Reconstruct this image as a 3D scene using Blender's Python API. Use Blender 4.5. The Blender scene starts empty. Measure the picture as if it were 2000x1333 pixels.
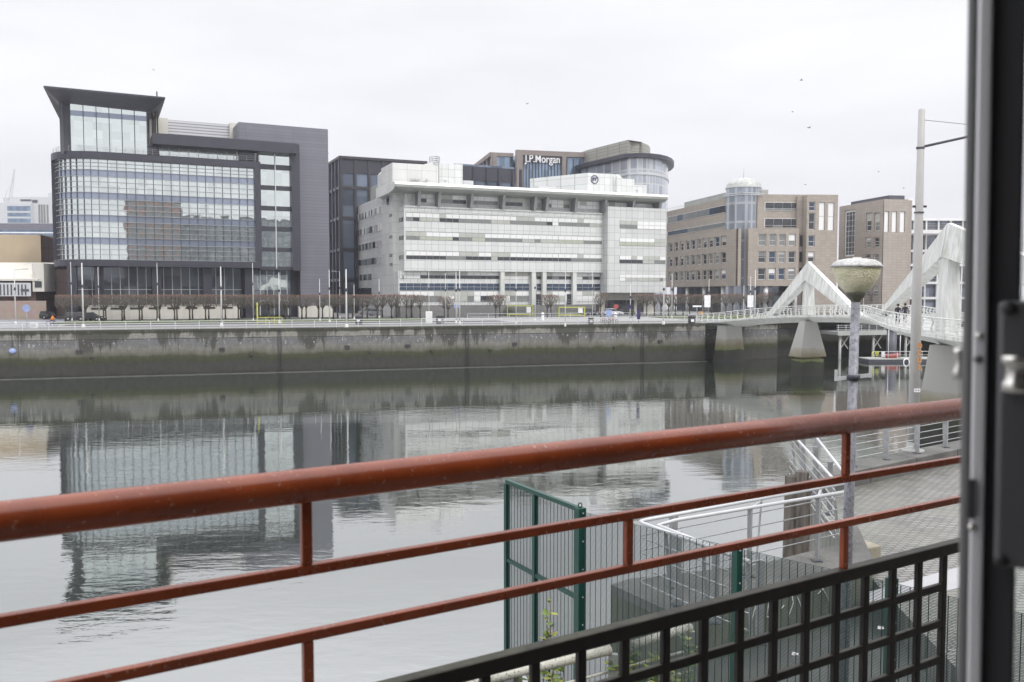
import bpy, bmesh, math, random
from math import sin, cos, tan, atan, pi, radians, sqrt
from mathutils import Vector, Matrix
R = random.Random(7)
C = bpy.context.scene.collection
# ------------------------------------------------------------------ camera, world, sun, exposure
H = 10.85; FP = 1700.0; PIT = atan(94.5/FP)
cd = bpy.data.cameras.new('camera'); cam = bpy.data.objects.new('camera', cd); C.objects.link(cam)
cam.location = (0, 0, H); cam.rotation_euler = (pi/2-PIT, 0, 0)
cd.sensor_width = 36; cd.lens = FP/2000*36; cd.clip_start = .02; cd.clip_end = 4000
cd.dof.use_dof = True; cd.dof.focus_distance = 11; cd.dof.aperture_fstop = 7.5
sc = bpy.context.scene; sc.camera = cam
sc.view_settings.view_transform = 'Standard'; sc.view_settings.look = 'None'
sc.view_settings.exposure = 0.22; sc.view_settings.gamma = 1
sc.cycles.max_bounces = 8; sc.cycles.transparent_max_bounces = 8
sc.cycles.use_denoising = True
SUN = Vector((.50, -.52, .70)).normalized()
sl = bpy.data.lights.new('sun', 'SUN'); sl.energy = 1.1; sl.angle = radians(14); sl.color = (1, .97, .92)
so = bpy.data.objects.new('sun', sl); C.objects.link(so); so.rotation_euler = SUN.to_track_quat('Z', 'Y').to_euler()
wd = bpy.data.worlds.new('World'); sc.world = wd; wd.use_nodes = True
nt = wd.node_tree; N = nt.nodes; Lk = nt.links
bg = N['Background']; bg.inputs[1].default_value = .1
sky = N.new('ShaderNodeTexSky'); sky.sky_type = 'NISHITA'; sky.sun_disc = False
sky.sun_elevation = math.asin(SUN.z); sky.sun_rotation = math.atan2(SUN.x, SUN.y)
sky.air_density = 1.5; sky.dust_density = 3
tc = N.new('ShaderNodeTexCoord'); sp = N.new('ShaderNodeSeparateXYZ'); Lk.new(tc.outputs['Generated'], sp.inputs[0])
cr = N.new('ShaderNodeValToRGB'); Lk.new(sp.outputs['Z'], cr.inputs[0])
e = cr.color_ramp.elements
e[0].position = 0.0; e[0].color = (.268, .268, .284, 1); e[1].position = 1; e[1].color = (.86, .86, .88, 1)
for ps, c in ((.12, (.275, .275, .290)), (.30, (.302, .302, .314)), (.5, (.46, .46, .48))):
    q = e.new(ps); q.color = (*c, 1)
mp = N.new('ShaderNodeMapping'); mp.inputs['Scale'].default_value = (1.2, 1.2, 5.5); Lk.new(tc.outputs['Generated'], mp.inputs[0])
nz = N.new('ShaderNodeTexNoise'); nz.inputs['Scale'].default_value = 2.1; nz.inputs['Detail'].default_value = 5; nz.inputs['Roughness'].default_value = .48
Lk.new(mp.outputs[0], nz.inputs[0])
mr = N.new('ShaderNodeMapRange'); mr.inputs[1].default_value = .3; mr.inputs[2].default_value = .7; mr.inputs[3].default_value = .89; mr.inputs[4].default_value = 1.05
Lk.new(nz.outputs[0], mr.inputs[0])
vm = N.new('ShaderNodeVectorMath'); vm.operation = 'SCALE'; Lk.new(cr.outputs[0], vm.inputs[0]); Lk.new(mr.outputs[0], vm.inputs[3])
v2 = N.new('ShaderNodeVectorMath'); v2.operation = 'SCALE'; v2.inputs[3].default_value = 30.0; Lk.new(vm.outputs[0], v2.inputs[0])
mx = N.new('ShaderNodeMix'); mx.data_type = 'RGBA'; mx.inputs[0].default_value = .96
Lk.new(sky.outputs[0], mx.inputs[6]); Lk.new(v2.outputs[0], mx.inputs[7]); Lk.new(mx.outputs[2], bg.inputs[0])

# ------------------------------------------------------------------ measuring helpers
def ray(x, y):
    u = (x-1000)/FP; v = (y-666.5)/FP
    return (u, cos(PIT)-v*sin(PIT), -sin(PIT)-v*cos(PIT))
def gp(x, y, z):
    d = ray(x, y); t = (z-H)/d[2]; return Vector((d[0]*t, d[1]*t, z))
def dp(x, y, D):
    d = ray(x, y); t = D/d[1]; return Vector((d[0]*t, D, H+d[2]*t))
GZ = 6.0
class Fac:
    """vertical facade plane: origin, angle; L() gives along-distance and height over the ground"""
    def __init__(s, px, D, a, py=560, z=GZ):
        P = dp(px, py, D); s.O = (P.x, P.y); s.a = radians(a); s.z = z
    def L(s, px, py, n=0):
        d = ray(px, py); ex = (cos(s.a), sin(s.a)); ey = (-sin(s.a), cos(s.a))
        t = (n+s.O[0]*ey[0]+s.O[1]*ey[1])/(d[0]*ey[0]+d[1]*ey[1])
        return (d[0]*t-s.O[0])*ex[0]+(d[1]*t-s.O[1])*ex[1], H+d[2]*t-s.z
    def S(s, px, n=0, py=480): return s.L(px, py, n)[0]
    def Z(s, px, py, n=0): return s.L(px, py, n)[1]
# ------------------------------------------------------------------ objects
def tag(o, label=None, cat=None, group=None, kind=None):
    if label: o['label'] = label
    if cat: o['category'] = cat
    if group: o['group'] = group
    if kind: o['kind'] = kind
    return o
def thing(name, loc, rz, label, cat, group=None, kind=None):
    o = bpy.data.objects.new(name, None); C.objects.link(o); o.location = loc; o.rotation_euler = (0, 0, rz); o.empty_display_size = .2
    return tag(o, label, cat, group, kind)
def fthing(f, name, label, cat, group=None): return thing(name, (f.O[0], f.O[1], f.z), f.a, label, cat, group)
class MB:
    def __init__(s): s.v = []; s.f = []; s.m = []; s.sm = []
    def add(s, vs, fs, mi=0, smooth=False):
        b = len(s.v); s.v += [tuple(v) for v in vs]
        for f in fs: s.f.append([b+i for i in f]); s.m.append(mi); s.sm.append(smooth)
        return s
    def box(s, x0, x1, y0, y1, z0, z1, mi=0):
        x0, x1 = sorted((x0, x1)); y0, y1 = sorted((y0, y1)); z0, z1 = sorted((z0, z1))
        return s.add([(x0,y0,z0),(x1,y0,z0),(x1,y1,z0),(x0,y1,z0),(x0,y0,z1),(x1,y0,z1),(x1,y1,z1),(x0,y1,z1)],
              [(3,2,1,0),(4,5,6,7),(0,1,5,4),(1,2,6,5),(2,3,7,6),(3,0,4,7)], mi)
    def prism(s, poly, z0, z1, mi=0):
        A = sum(poly[i][0]*poly[(i+1) % len(poly)][1]-poly[(i+1) % len(poly)][0]*poly[i][1] for i in range(len(poly)))
        if A < 0: poly = poly[::-1]
        n = len(poly)
        return s.add([(p[0], p[1], z0) for p in poly]+[(p[0], p[1], z1) for p in poly],
              [tuple(range(n))[::-1], tuple(range(n, 2*n))]+[(i, (i+1) % n, n+(i+1) % n, n+i) for i in range(n)], mi)
    def hexa(s, lo, hi, mi=0):
        n = len(lo)
        return s.add(list(lo)+list(hi), [tuple(range(n))[::-1], tuple(range(n, 2*n))]+[(i, (i+1) % n, n+(i+1) % n, n+i) for i in range(n)], mi)
    def tube(s, pts, r, n=8, mi=0, smooth=True):
        pts = [Vector(p) for p in pts]; k = len(pts); rs = r if isinstance(r, (list, tuple)) else [r]*k
        rings = []; prev = None
        for i, p in enumerate(pts):
            d = (pts[min(i+1, k-1)]-pts[max(i-1, 0)]).normalized()
            u = prev if prev else (Vector((0, 0, 1)) if abs(d.z) < .95 else Vector((1, 0, 0)))
            u = (u-d*u.dot(d)).normalized(); prev = u; w = d.cross(u)
            rings.append([p+(u*cos(2*pi*j/n)+w*sin(2*pi*j/n))*rs[i] for j in range(n)])
        b = []; [b.extend(x) for x in rings]
        fs = [(i*n+j, i*n+(j+1) % n, (i+1)*n+(j+1) % n, (i+1)*n+j) for i in range(k-1) for j in range(n)]
        s.add(b, fs, mi, smooth); o = len(s.v)-len(b)
        s.f.append([o+j for j in range(n)][::-1]); s.m.append(mi); s.sm.append(False)
        s.f.append([o+(k-1)*n+j for j in range(n)]); s.m.append(mi); s.sm.append(False)
        return s
    def bar(s, a, b, w, h, mi=0, up=(0, 0, 1)):
        a = Vector(a); b = Vector(b); d = (b-a).normalized(); up = Vector(up)
        if abs(d.dot(up)) > .98: up = Vector((0, 1, 0))
        x = d.cross(up).normalized()*w/2; y = x.cross(d).normalized()*h/2
        return s.add([a-x-y, a+x-y, a+x+y, a-x+y, b-x-y, b+x-y, b+x+y, b-x+y],
              [(3,2,1,0),(4,5,6,7),(0,1,5,4),(1,2,6,5),(2,3,7,6),(3,0,4,7)][::1], mi)
    def lathe(s, prof, c=(0, 0, 0), n=24, mi=0, smooth=True):
        v = [(c[0]+r*cos(2*pi*j/n), c[1]+r*sin(2*pi*j/n), c[2]+z) for r, z in prof for j in range(n)]
        s.add(v, [(i*n+j, i*n+(j+1) % n, (i+1)*n+(j+1) % n, (i+1)*n+j) for i in range(len(prof)-1) for j in range(n)], mi, smooth)
        return s
    def sweep(s, path, o0, o1, z0, z1, mi=0, closed=False):
        """solid band following a plan path between two offsets (right-hand normal = outward)"""
        n = len(path); A = []; B = []
        for i, p in enumerate(path):
            q0 = path[(i-1) % n] if (closed or i > 0) else p; q1 = path[(i+1) % n] if (closed or i < n-1) else p
            d = Vector((q1[0]-q0[0], q1[1]-q0[1])).normalized(); nr = Vector((d.y, -d.x))
            A.append((p[0]+nr.x*o0, p[1]+nr.y*o0)); B.append((p[0]+nr.x*o1, p[1]+nr.y*o1))
        v = [(*a, z0) for a in A]+[(*a, z1) for a in A]+[(*b, z0) for b in B]+[(*b, z1) for b in B]
        fs = []
        for i in range(n if closed else n-1):
            j = (i+1) % n
            fs += [(i, j, n+j, n+i)[::-1], (2*n+i, 2*n+j, 3*n+j, 3*n+i), (n+i, n+j, 3*n+j, 3*n+i)[::-1], (i, j, 2*n+j, 2*n+i)]
        if not closed: fs += [(0, n, 3*n, 2*n), (n-1, 2*n-1, 4*n-1, 3*n-1)[::-1]]
        return s.add(v, fs, mi)
    def obj(s, name, mats, parent=None, bevel=0):
        me = bpy.data.meshes.new(name); me.from_pydata(s.v, [], s.f)
        mats = mats if isinstance(mats, (list, tuple)) else [mats]
        for m in mats: me.materials.append(m)
        me.polygons.foreach_set('material_index', s.m); me.polygons.foreach_set('use_smooth', s.sm)
        bm = bmesh.new(); bm.from_mesh(me); bmesh.ops.recalc_face_normals(bm, faces=bm.faces); bm.to_mesh(me); bm.free()
        o = bpy.data.objects.new(name, me); C.objects.link(o)
        if parent: o.parent = parent
        if bevel:
            b = o.modifiers.new('b', 'BEVEL'); b.width = bevel; b.segments = 2; b.limit_method = 'ANGLE'
        return o
def copy_tree(o, parent=None):
    c = o.copy(); C.objects.link(c)
    c.parent = parent
    for ch in o.children: copy_tree(ch, c)
    return c
# ------------------------------------------------------------------ materials
class NT:
    def __init__(s, name):
        s.m = bpy.data.materials.new(name); s.m.use_nodes = True; s.t = s.m.node_tree; s.b = s.t.nodes['Principled BSDF']
        s.co = None
    def n(s, ty, **k):
        x = s.t.nodes.new('ShaderNode'+ty)
        for a, b in k.items(): setattr(x, a, b)
        return x
    def l(s, a, b): s.t.links.new(a, b)
    def coord(s, w=None):
        if not s.co: s.co = s.n('TexCoord')
        return s.co.outputs['Object']
    def math(s, op, a, b=None, c=None):
        x = s.n('Math', operation=op)
        for i, v in enumerate((a, b, c)):
            if v is None: continue
            if hasattr(v, 'links'): s.l(v, x.inputs[i])
            else: x.inputs[i].default_value = v
        return x.outputs[0]
    def noise(s, scale, detail=4, rough=.55, sc3=None, world=False):
        x = s.n('TexNoise'); x.inputs['Scale'].default_value = scale; x.inputs['Detail'].default_value = detail; x.inputs['Roughness'].default_value = rough
        src = s.n('NewGeometry').outputs['Position'] if world else s.coord()
        if sc3:
            mp = s.n('Mapping'); mp.inputs['Scale'].default_value = sc3; s.l(src, mp.inputs[0]); src = mp.outputs[0]
        s.l(src, x.inputs['Vector']); return x.outputs[0]
    def rng(s, v, a, b, c, d):
        x = s.n('MapRange'); s.l(v, x.inputs[0])
        for i, k in enumerate((a, b, c, d)): x.inputs[i+1].default_value = k
        return x.outputs[0]
    def mix(s, f, a, b, mode='MIX'):
        x = s.n('Mix', data_type='RGBA', blend_type=mode)
        for i, v in ((0, f), (6, a), (7, b)):
            if hasattr(v, 'links'): s.l(v, x.inputs[i])
            else: x.inputs[i].default_value = v if i == 0 else (*v[:3], 1)
        return x.outputs[2]
    def ramp(s, v, stops):
        x = s.n('ValToRGB'); s.l(v, x.inputs[0]); e = x.color_ramp.elements
        e[0].position = stops[0][0]; e[0].color = (*stops[0][1], 1); e[1].position = stops[-1][0]; e[1].color = (*stops[-1][1], 1)
        for p, c in stops[1:-1]: q = e.new(p); q.color = (*c, 1)
        return x.outputs[0]
    def bump(s, h, st=.3, dist=.02):
        x = s.n('Bump'); x.inputs['Strength'].default_value = st; x.inputs['Distance'].default_value = dist; s.l(h, x.inputs['Height']); s.l(x.outputs[0], s.b.inputs['Normal'])
    def base(s, c=None, rough=None, metal=None, ior=None):
        for k, v in (('Base Color', c), ('Roughness', rough), ('Metallic', metal), ('IOR', ior)):
            if v is None: continue
            if hasattr(v, 'links'): s.l(v, s.b.inputs[k])
            else: s.b.inputs[k].default_value = (*v[:3], 1) if k == 'Base Color' else v
        return s
def pmat(name, c, rough=.6, metal=0, var=.15, scale=1.5, dirt=0, bump=0, dcol=(.05, .05, .045), streak=False, ior=None):
    m = NT(name)
    a = m.noise(scale, 5, .6, (1, 1, .12) if streak else None)
    f = m.rng(a, .3, .7, 1-var, 1+var)
    col = m.mix(1, (c[0], c[1], c[2]), (1, 1, 1), 'MULTIPLY'); mm = m.n('VectorMath', operation='SCALE'); m.l(col, mm.inputs[0]); m.l(f, mm.inputs[3]); col = mm.outputs[0]
    if dirt:
        b = m.noise(scale*2.3, 8, .7, (1, 1, .16) if streak else None)
        col = m.mix(m.math('MULTIPLY', m.rng(b, .46, .70, 0, 1), dirt), col, dcol)
    m.base(col, rough, metal, ior)
    if bump: m.bump(m.noise(scale*12, 5), bump, .01)
    return m.m
def gridmat(name, c, w, h, line=.05, lc=(.1, .1, .1), var=.1, rough=.55, metal=0, ox=0., oz=0., dirt=.0, stag=0., bumpn=0, vline=True, tilt=0):
    m = NT(name); s3 = m.n('SeparateXYZ'); m.l(m.coord(), s3.inputs[0])
    u = m.math('MULTIPLY_ADD', m.math('ADD', s3.outputs[0], s3.outputs[1]), 1/w, ox+500)
    z = m.math('MULTIPLY_ADD', s3.outputs[2], 1/h, oz+50)
    if stag:
        u = m.math('ADD', u, m.math('MULTIPLY', m.math('FLOOR', z), stag))
    lu = m.math('LESS_THAN', m.math('FRACT', u), line/w); lz = m.math('LESS_THAN', m.math('FRACT', z), line/h)
    ln = m.math('MAXIMUM', lu, lz) if vline else lz
    cc = m.n('CombineXYZ'); m.l(m.math('FLOOR', u), cc.inputs[0]); m.l(m.math('FLOOR', z), cc.inputs[1])
    wn = m.n('TexWhiteNoise'); m.l(cc.outputs[0], wn.inputs[0])
    f = m.rng(wn.outputs[0], 0, 1, 1-var, 1+var)
    if dirt: f = m.math('MULTIPLY', f, m.rng(m.noise(.35, 6, .65, (1, 1, .3)), .3, .7, 1-dirt, 1+dirt*.6))
    v = m.n('VectorMath', operation='SCALE'); v.inputs[0].default_value = c; m.l(f, v.inputs[3])
    col = m.mix(ln, v.outputs[0], lc)
    m.base(col, rough, metal)
    if bumpn:
        h_ = m.noise(bumpn, 2, .4)
        if tilt: h_ = m.math('ADD', h_, m.math('MULTIPLY', m.math('MULTIPLY', m.math('SUBTRACT', wn.outputs[0], .5), tilt), m.math('FRACT', u)))
        m.bump(h_, .25, .03)
    return m.m
def glassmat(name, tint, metal=.85, rough=.03, wob=.8, var=.12, w=1.5, h=1.4, dist=.02):
    """reflective facade glass with each pane set a touch differently"""
    m = NT(name); s3 = m.n('SeparateXYZ'); m.l(m.coord(), s3.inputs[0])
    u = m.math('MULTIPLY_ADD', m.math('ADD', s3.outputs[0], s3.outputs[1]), 1/w, 500); z = m.math('MULTIPLY_ADD', s3.outputs[2], 1/h, 50)
    cc = m.n('CombineXYZ'); m.l(m.math('FLOOR', u), cc.inputs[0]); m.l(m.math('FLOOR', z), cc.inputs[1])
    wn = m.n('TexWhiteNoise'); m.l(cc.outputs[0], wn.inputs[0])
    v = m.n('VectorMath', operation='SCALE'); v.inputs[0].default_value = tint; m.l(m.rng(wn.outputs[0], 0, 1, 1-var, 1+var), v.inputs[3])
    m.base(v.outputs[0], rough, metal)
    h_ = m.math('ADD', m.noise(wob, 1, .3), m.math('MULTIPLY', m.math('MULTIPLY', m.math('SUBTRACT', wn.outputs[0], .5), .25), m.math('FRACT', u)))
    m.bump(h_, .3, dist); return m.m

M = {}
M['slate'] = pmat('dark grey metal cladding', (.085, .085, .105), .45, .1, .1, .6, streak=True)
M['slate_dark'] = pmat('charcoal metal trim', (.045, .045, .06), .45, .1, .1, .6)
M['slab'] = gridmat('grey ribbed cladding', (.165, .165, .195), 9, .62, .06, (.115, .115, .14), .05, .5, .1, dirt=.08, vline=True, stag=0)
M['gbox'] = glassmat('silvered curtain glass', (.70, .755, .735), .9, .02, .6, .07)
M['gband'] = pmat('grey blue spandrel glass', (.30, .34, .42), .08, .5, .05)
M['gdim'] = glassmat('dim ground floor glass', (.17, .19, .21), .45, .04, .6, .35, 2, 2)
M['mull'] = pmat('dark mullion', (.06, .06, .07), .4, .2, .05)
M['mullw'] = pmat('pale mullion', (.62, .63, .64), .4, .1, .05)
M['ribframe'] = pmat('grey window ribbon frame', (.33, .34, .34), .5)
M['cream'] = pmat('cream rendered wall', (.62, .60, .54), .8, 0, .05, .5, dirt=.15, streak=True)
M['louvre'] = gridmat('pale ribbed roof screen', (.55, .55, .56), 40, .55, .2, (.25, .25, .28), .03, .5, .3, vline=False)
M['panel'] = gridmat('white cladding panels', (.635, .648, .635), 1.42, 1.62, .07, (.34, .34, .34), .045, .4, 0, .05, .12, dirt=.05, bumpn=.5)
M['panel2'] = gridmat('off white cladding panels', (.58, .592, .578), 1.42, 1.62, .07, (.31, .31, .31), .05, .4, 0, .05, .12, dirt=.06, bumpn=.5)
M['panelside'] = gridmat('grey side cladding panels', (.60, .60, .585), 3.0, 2.1, .05, (.30, .30, .30), .06, .5, dirt=.08)
M['roofrim'] = gridmat('brushed aluminium roof edge', (.66, .67, .64), 5.7, 40, .05, (.35, .35, .35), .04, .35, .2, dirt=.1)
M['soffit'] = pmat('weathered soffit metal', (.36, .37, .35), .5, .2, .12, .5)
M['colm'] = pmat('grey steel fin', (.28, .28, .28), .45, .3, .1, .5)
M['w_dark'] = pmat('dark window pane', (.055, .06, .065), .06, .15, .3, .7)
M['w_mid'] = pmat('half drawn window pane', (.22, .23, .22), .12, .1, .1, .7)
M['w_pale'] = pmat('pale blind pane', (.45, .46, .42), .2, 0, .08, .7)
M['w_green'] = pmat('greenish blind pane', (.42, .44, .36), .2, 0, .05, .7)
M['w_white'] = pmat('white blind pane', (.78, .78, .77), .25, 0, .03, .7)
M['w_blue'] = pmat('blue tinted pane', (.06, .085, .125), .06, .3, .15, .4)
M['concrete'] = pmat('grey concrete', (.26, .26, .245), .85, 0, .15, .4, dirt=.3, bump=.2, streak=True)
M['plinth'] = gridmat('grey stone plinth', (.20, .20, .195), 2.4, 1.1, .04, (.13, .13, .13), .08, .8, dirt=.15)
M['dkglass'] = glassmat('dark office glass', (.15, .18, .23), .5, .04, .5, .4, 3.2, 4.2)
M['dkframe'] = pmat('bronze black frame', (.05, .048, .055), .5, .2, .1, .5)
M['blueglass'] = glassmat('blue office glass', (.22, .29, .38), .6, .03, .4, .25, 1.6, 3.8)
M['stone_tan'] = gridmat('brown sandstone panels', (.25, .215, .195), 1.5, 1.2, .03, (.26, .22, .19), .05, .8, dirt=.08)
M['brown'] = gridmat('buff brown stone cladding', (.355, .312, .268), 1.2, .62, .025, (.20, .172, .15), .06, .85, dirt=.08)
M['brown2'] = gridmat('pinkish brown stone cladding', (.36, .318, .28), 1.2, .62, .03, (.20, .175, .155), .05, .85, dirt=.08)
M['towerglass'] = gridmat('stair tower glass bands', (.26, .29, .33), 1.3, 4.3, .5, (.45, .46, .48), .15, .1, .5, oz=.15)
M['lead'] = pmat('weathered lead dome', (.42, .43, .41), .5, .3, .2, 1.2, dirt=.2)
M['beige'] = pmat('patchy beige render', (.52, .42, .29), .9, 0, .12, .16, dirt=.12, dcol=(.36, .30, .22))
M['redbrick'] = gridmat('dull red brick', (.22, .15, .13), 3.1, 3.4, .25, (.16, .115, .105), .08, .9, dirt=.12)
M['whitepaint'] = pmat('white painted metal', (.74, .74, .73), .45, 0, .05, .6, dirt=.12, dcol=(.40, .41, .36), streak=True)
M['bridge'] = pmat('white painted bridge steel', (.66, .665, .65), .45, 0, .10, .9, dirt=.85, dcol=(.34, .36, .29), streak=True)
M['bridge_deck'] = pmat('pale bridge surface', (.42, .42, .415), .7, 0, .06, .8)
M['galv'] = pmat('galvanised steel', (.42, .43, .44), .42, .55, .15, 6, dirt=.25, dcol=(.20, .20, .20))
M['galv_pale'] = pmat('pale grey painted steel', (.55, .56, .57), .5, .15, .08, 3)
M['asphalt'] = pmat('asphalt', (.085, .085, .09), .85, 0, .12, .5)
M['paleroad'] = pmat('pale grey street surface', (.24, .24, .265), .6, 0, .08, .12)
M['lawn'] = pmat('mown grass', (.075, .10, .03), .95, 0, .3, .8)
M['paving'] = gridmat('pale quay paving', (.17, .17, .165), 1.2, 1.2, .02, (.3, .3, .3), .06, .7)
M['bark'] = pmat('tree bark', (.075, .065, .055), .95, 0, .25, 3)
M['blackplastic'] = pmat('black plastic', (.03, .03, .032), .5, 0, .1, 2)
M['tyre'] = pmat('black rubber', (.02, .02, .02), .8)
M['chrome'] = pmat('worn chrome', (.70, .68, .64), .22, .95, .08, 30)
M['yellow'] = pmat('acid yellow paint', (.48, .49, .10), .5)
M['orange'] = pmat('orange cloth', (.75, .24, .04), .8)
M['blue'] = pmat('blue sign face', (.27, .33, .55), .5)
M['red'] = pmat('red paint', (.38, .08, .07), .45)
M['navy'] = pmat('navy logo paint', (.03, .025, .10), .5)
M['white'] = pmat('white lettering', (.80, .80, .81), .5)
M['skin'] = pmat('skin', (.42, .27, .2), .6)

# twig: brown below, red shoots near the clipped top
m = NT('winter twigs'); s3 = m.n('SeparateXYZ'); m.l(m.coord(), s3.inputs[0])
m.base(m.mix(m.rng(m.math('ADD', s3.outputs[2], m.math('MULTIPLY', m.noise(3, 3), .5)), 3.9, 4.6, 0, 1), (.13, .117, .10), (.22, .14, .11)), .95); M['twig'] = m.m
# river water
m = NT('river water'); t = m.t
geo = m.n('NewGeometry'); mp = m.n('Mapping'); mp.inputs['Rotation'].default_value = (0, 0, radians(-12)); mp.inputs['Scale'].default_value = (.55, 1.25, 1); m.l(geo.outputs['Position'], mp.inputs[0])
def wn_(sc_, det, rg):
    x = m.n('TexNoise'); x.inputs['Scale'].default_value = sc_; x.inputs['Detail'].default_value = det; x.inputs['Roughness'].default_value = rg; m.l(mp.outputs[0], x.inputs[0]); return x.outputs[0]
ripA = wn_(1.25, 4, .55); ripB = wn_(.28, 2, .5); mask = wn_(.045, 2, .5)
h1 = m.math('ADD', m.math('MULTIPLY', ripA, m.rng(mask, .35, .65, .18, 1.0)), m.math('MULTIPLY', ripB, .9))
bp = m.n('Bump'); bp.inputs['Strength'].default_value = 1; bp.inputs['Distance'].default_value = .0125; m.l(h1, bp.inputs['Height'])
di = m.n('BsdfDiffuse'); di.inputs[0].default_value = (.024, .032, .022, 1)
gl = m.n('BsdfGlossy'); gl.inputs['Color'].default_value = (.93, .94, .935, 1); gl.inputs['Roughness'].default_value = .015
m.l(bp.outputs[0], gl.inputs['Normal']); m.l(bp.outputs[0], di.inputs['Normal'])
fr = m.n('Fresnel'); fr.inputs['IOR'].default_value = 1.33; m.l(bp.outputs[0], fr.inputs['Normal'])
ms = m.n('MixShader'); m.l(m.rng(fr.outputs[0], .05, .7, .50, .87), ms.inputs[0]); m.l(di.outputs[0], ms.inputs[1]); m.l(gl.outputs[0], ms.inputs[2])
t.links.new(ms.outputs[0], t.nodes['Material Output'].inputs[0]); M['water'] = m.m
# tidal quay wall: bands set by the tide marks (height), with stains and lime runs
m = NT('tidal stone quay wall'); g = m.n('NewGeometry'); s3 = m.n('SeparateXYZ'); m.l(g.outputs['Position'], s3.inputs[0])
zz = m.math('ADD', s3.outputs[2], m.rng(m.noise(.35, 5, .6, (1, 1, .3)), .3, .7, -.25, .25))
col = m.ramp(m.math('MULTIPLY', zz, 1/6.5), [(0, (.026, .026, .021)), (.05, (.040, .039, .034)), (.22, (.034, .034, .031)), (.29, (.031, .036, .016)), (.38, (.044, .048, .023)), (.44, (.11, .108, .085)), (.55, (.155, .15, .135)), (.62, (.125, .125, .128)), (.735, (.125, .125, .13)), (.745, (.20, .197, .175)), (1, (.245, .24, .215))])
fin_ = m.noise(1.6, 8, .75, (1, 1, .6)); col = m.mix(1, col, m.ramp(fin_, [(.25, (.55, .55, .55)), (.75, (1.4, 1.4, 1.38))]), 'MULTIPLY')
ss = m.noise(.9, 8, .75, (1, 1, .10)); s2 = m.noise(.15, 3, .6, (1, 1, .02))
wet = m.math('ADD', ss, m.math('MULTIPLY', m.math('SUBTRACT', s2, .47), 1.8))
drip = m.math('MULTIPLY', m.rng(m.math('ADD', wet, m.math('MULTIPLY', m.math('SUBTRACT', s3.outputs[2], 5.0), .10)), .515, .59, 0, .85), m.rng(s3.outputs[2], 2.4, 3.4, 0, 1))
col = m.mix(drip, col, (.036, .036, .028))
lip = m.rng(m.math('ADD', s3.outputs[2], m.math('MULTIPLY', ss, 1.3)), 6.05, 6.25, 0, .85); col = m.mix(lip, col, (.034, .036, .02))
sp_ = m.math('MULTIPLY', m.rng(m.noise(2.6, 5, .8, (1, 1, .5)), .585, .62, 0, 1), m.math('MULTIPLY', m.rng(s3.outputs[2], 3.4, 4.0, 0, .8), m.rng(s3.outputs[2], 4.75, 4.95, 1, .15))); col = m.mix(sp_, col, (.50, .50, .48))
crs = m.math('LESS_THAN', m.math('ABSOLUTE', m.math('SUBTRACT', s3.outputs[2], 4.80)), .045); col = m.mix(m.math('MULTIPLY', crs, .9), col, (.02, .02, .02))
jn = m.math('LESS_THAN', m.math('FRACT', m.math('MULTIPLY', m.math('ADD', s3.outputs[0], s3.outputs[1]), .085)), .010); col = m.mix(m.math('MULTIPLY', jn, .6), col, (.03, .03, .03))
crs2 = m.math('LESS_THAN', m.math('FRACT', m.math('MULTIPLY', s3.outputs[2], 1.35)), .05); col = m.mix(m.math('MULTIPLY', crs2, .35), col, (.03, .03, .028))
m.base(col, .85); m.bump(m.noise(2, 6, .7), .5, .05); M['quay'] = m.m
# near quay: mossy weathered concrete, brick paving
m = NT('weathered mossy concrete'); a = m.noise(.9, 7, .65); b_ = m.noise(6, 6, .7)
col = m.mix(m.rng(a, .35, .65, 0, 1), (.075, .075, .072), (.155, .152, .142)); col = m.mix(m.rng(b_, .56, .7, 0, .8), col, (.075, .085, .035))
col = m.mix(m.rng(m.noise(14, 3, .6), .70, .74, 0, .8), col, (.55, .55, .52)); m.base(col, .7); m.bump(b_, .5, .02); M['mossy'] = m.m
m = NT('algae stained wall face'); a = m.noise(1.3, 7, .7, (1, 1, .35))
col = m.mix(m.rng(a, .38, .62, 0, 1), (.05, .056, .032), (.14, .14, .10)); m.base(col, .85); m.bump(m.noise(8, 6), .5, .02); M['algae'] = m.m
m = NT('light quay stone'); a = m.noise(2.5, 6, .6); m.base(m.mix(m.rng(a, .4, .65, 0, 1), (.33, .30, .24), (.22, .20, .15)), .8); M['lightstone'] = m.m
m = NT('wet grey block paving'); mp = m.n('Mapping'); mp.inputs['Rotation'].default_value = (0, 0, radians(-8)); m.l(m.n('NewGeometry').outputs['Position'], mp.inputs[0])
bt = m.n('TexBrick'); bt.offset = .5; bt.inputs['Scale'].default_value = 1; bt.inputs['Brick Width'].default_value = .23; bt.inputs['Row Height'].default_value = .115; bt.inputs['Mortar Size'].default_value = .017
bt.inputs['Color1'].default_value = (.27, .262, .25, 1); bt.inputs['Color2'].default_value = (.185, .18, .172, 1); bt.inputs['Mortar'].default_value = (.035, .038, .028, 1); bt.inputs['Bias'].default_value = 0
m.l(mp.outputs[0], bt.inputs[0])
col = m.mix(m.rng(m.noise(.5, 5, .6, world=True), .42, .62, 0, .5), bt.outputs[0], (.17, .175, .135)); col = m.mix(m.rng(m.noise(1.7, 7, .75, world=True), .48, .70, 0, .75), col, (.075, .075, .06)); m.base(col, .38); m.bump(bt.outputs['Fac'], -.6, .008); M['blockpave'] = m.m
M['slabpave'] = pmat('smooth pale slab', (.36, .36, .37), .5, 0, .06, 1.2)
M['pathpave'] = pmat('weathered promenade flags', (.165, .165, .16), .7, 0, .2, .35, dirt=.4, dcol=(.12, .12, .115))
M['pocketfloor'] = pmat('dark wet ground', (.085, .09, .085), .55, 0, .35, .9, dirt=.4, dcol=(.06, .07, .035), bump=.4)
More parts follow.
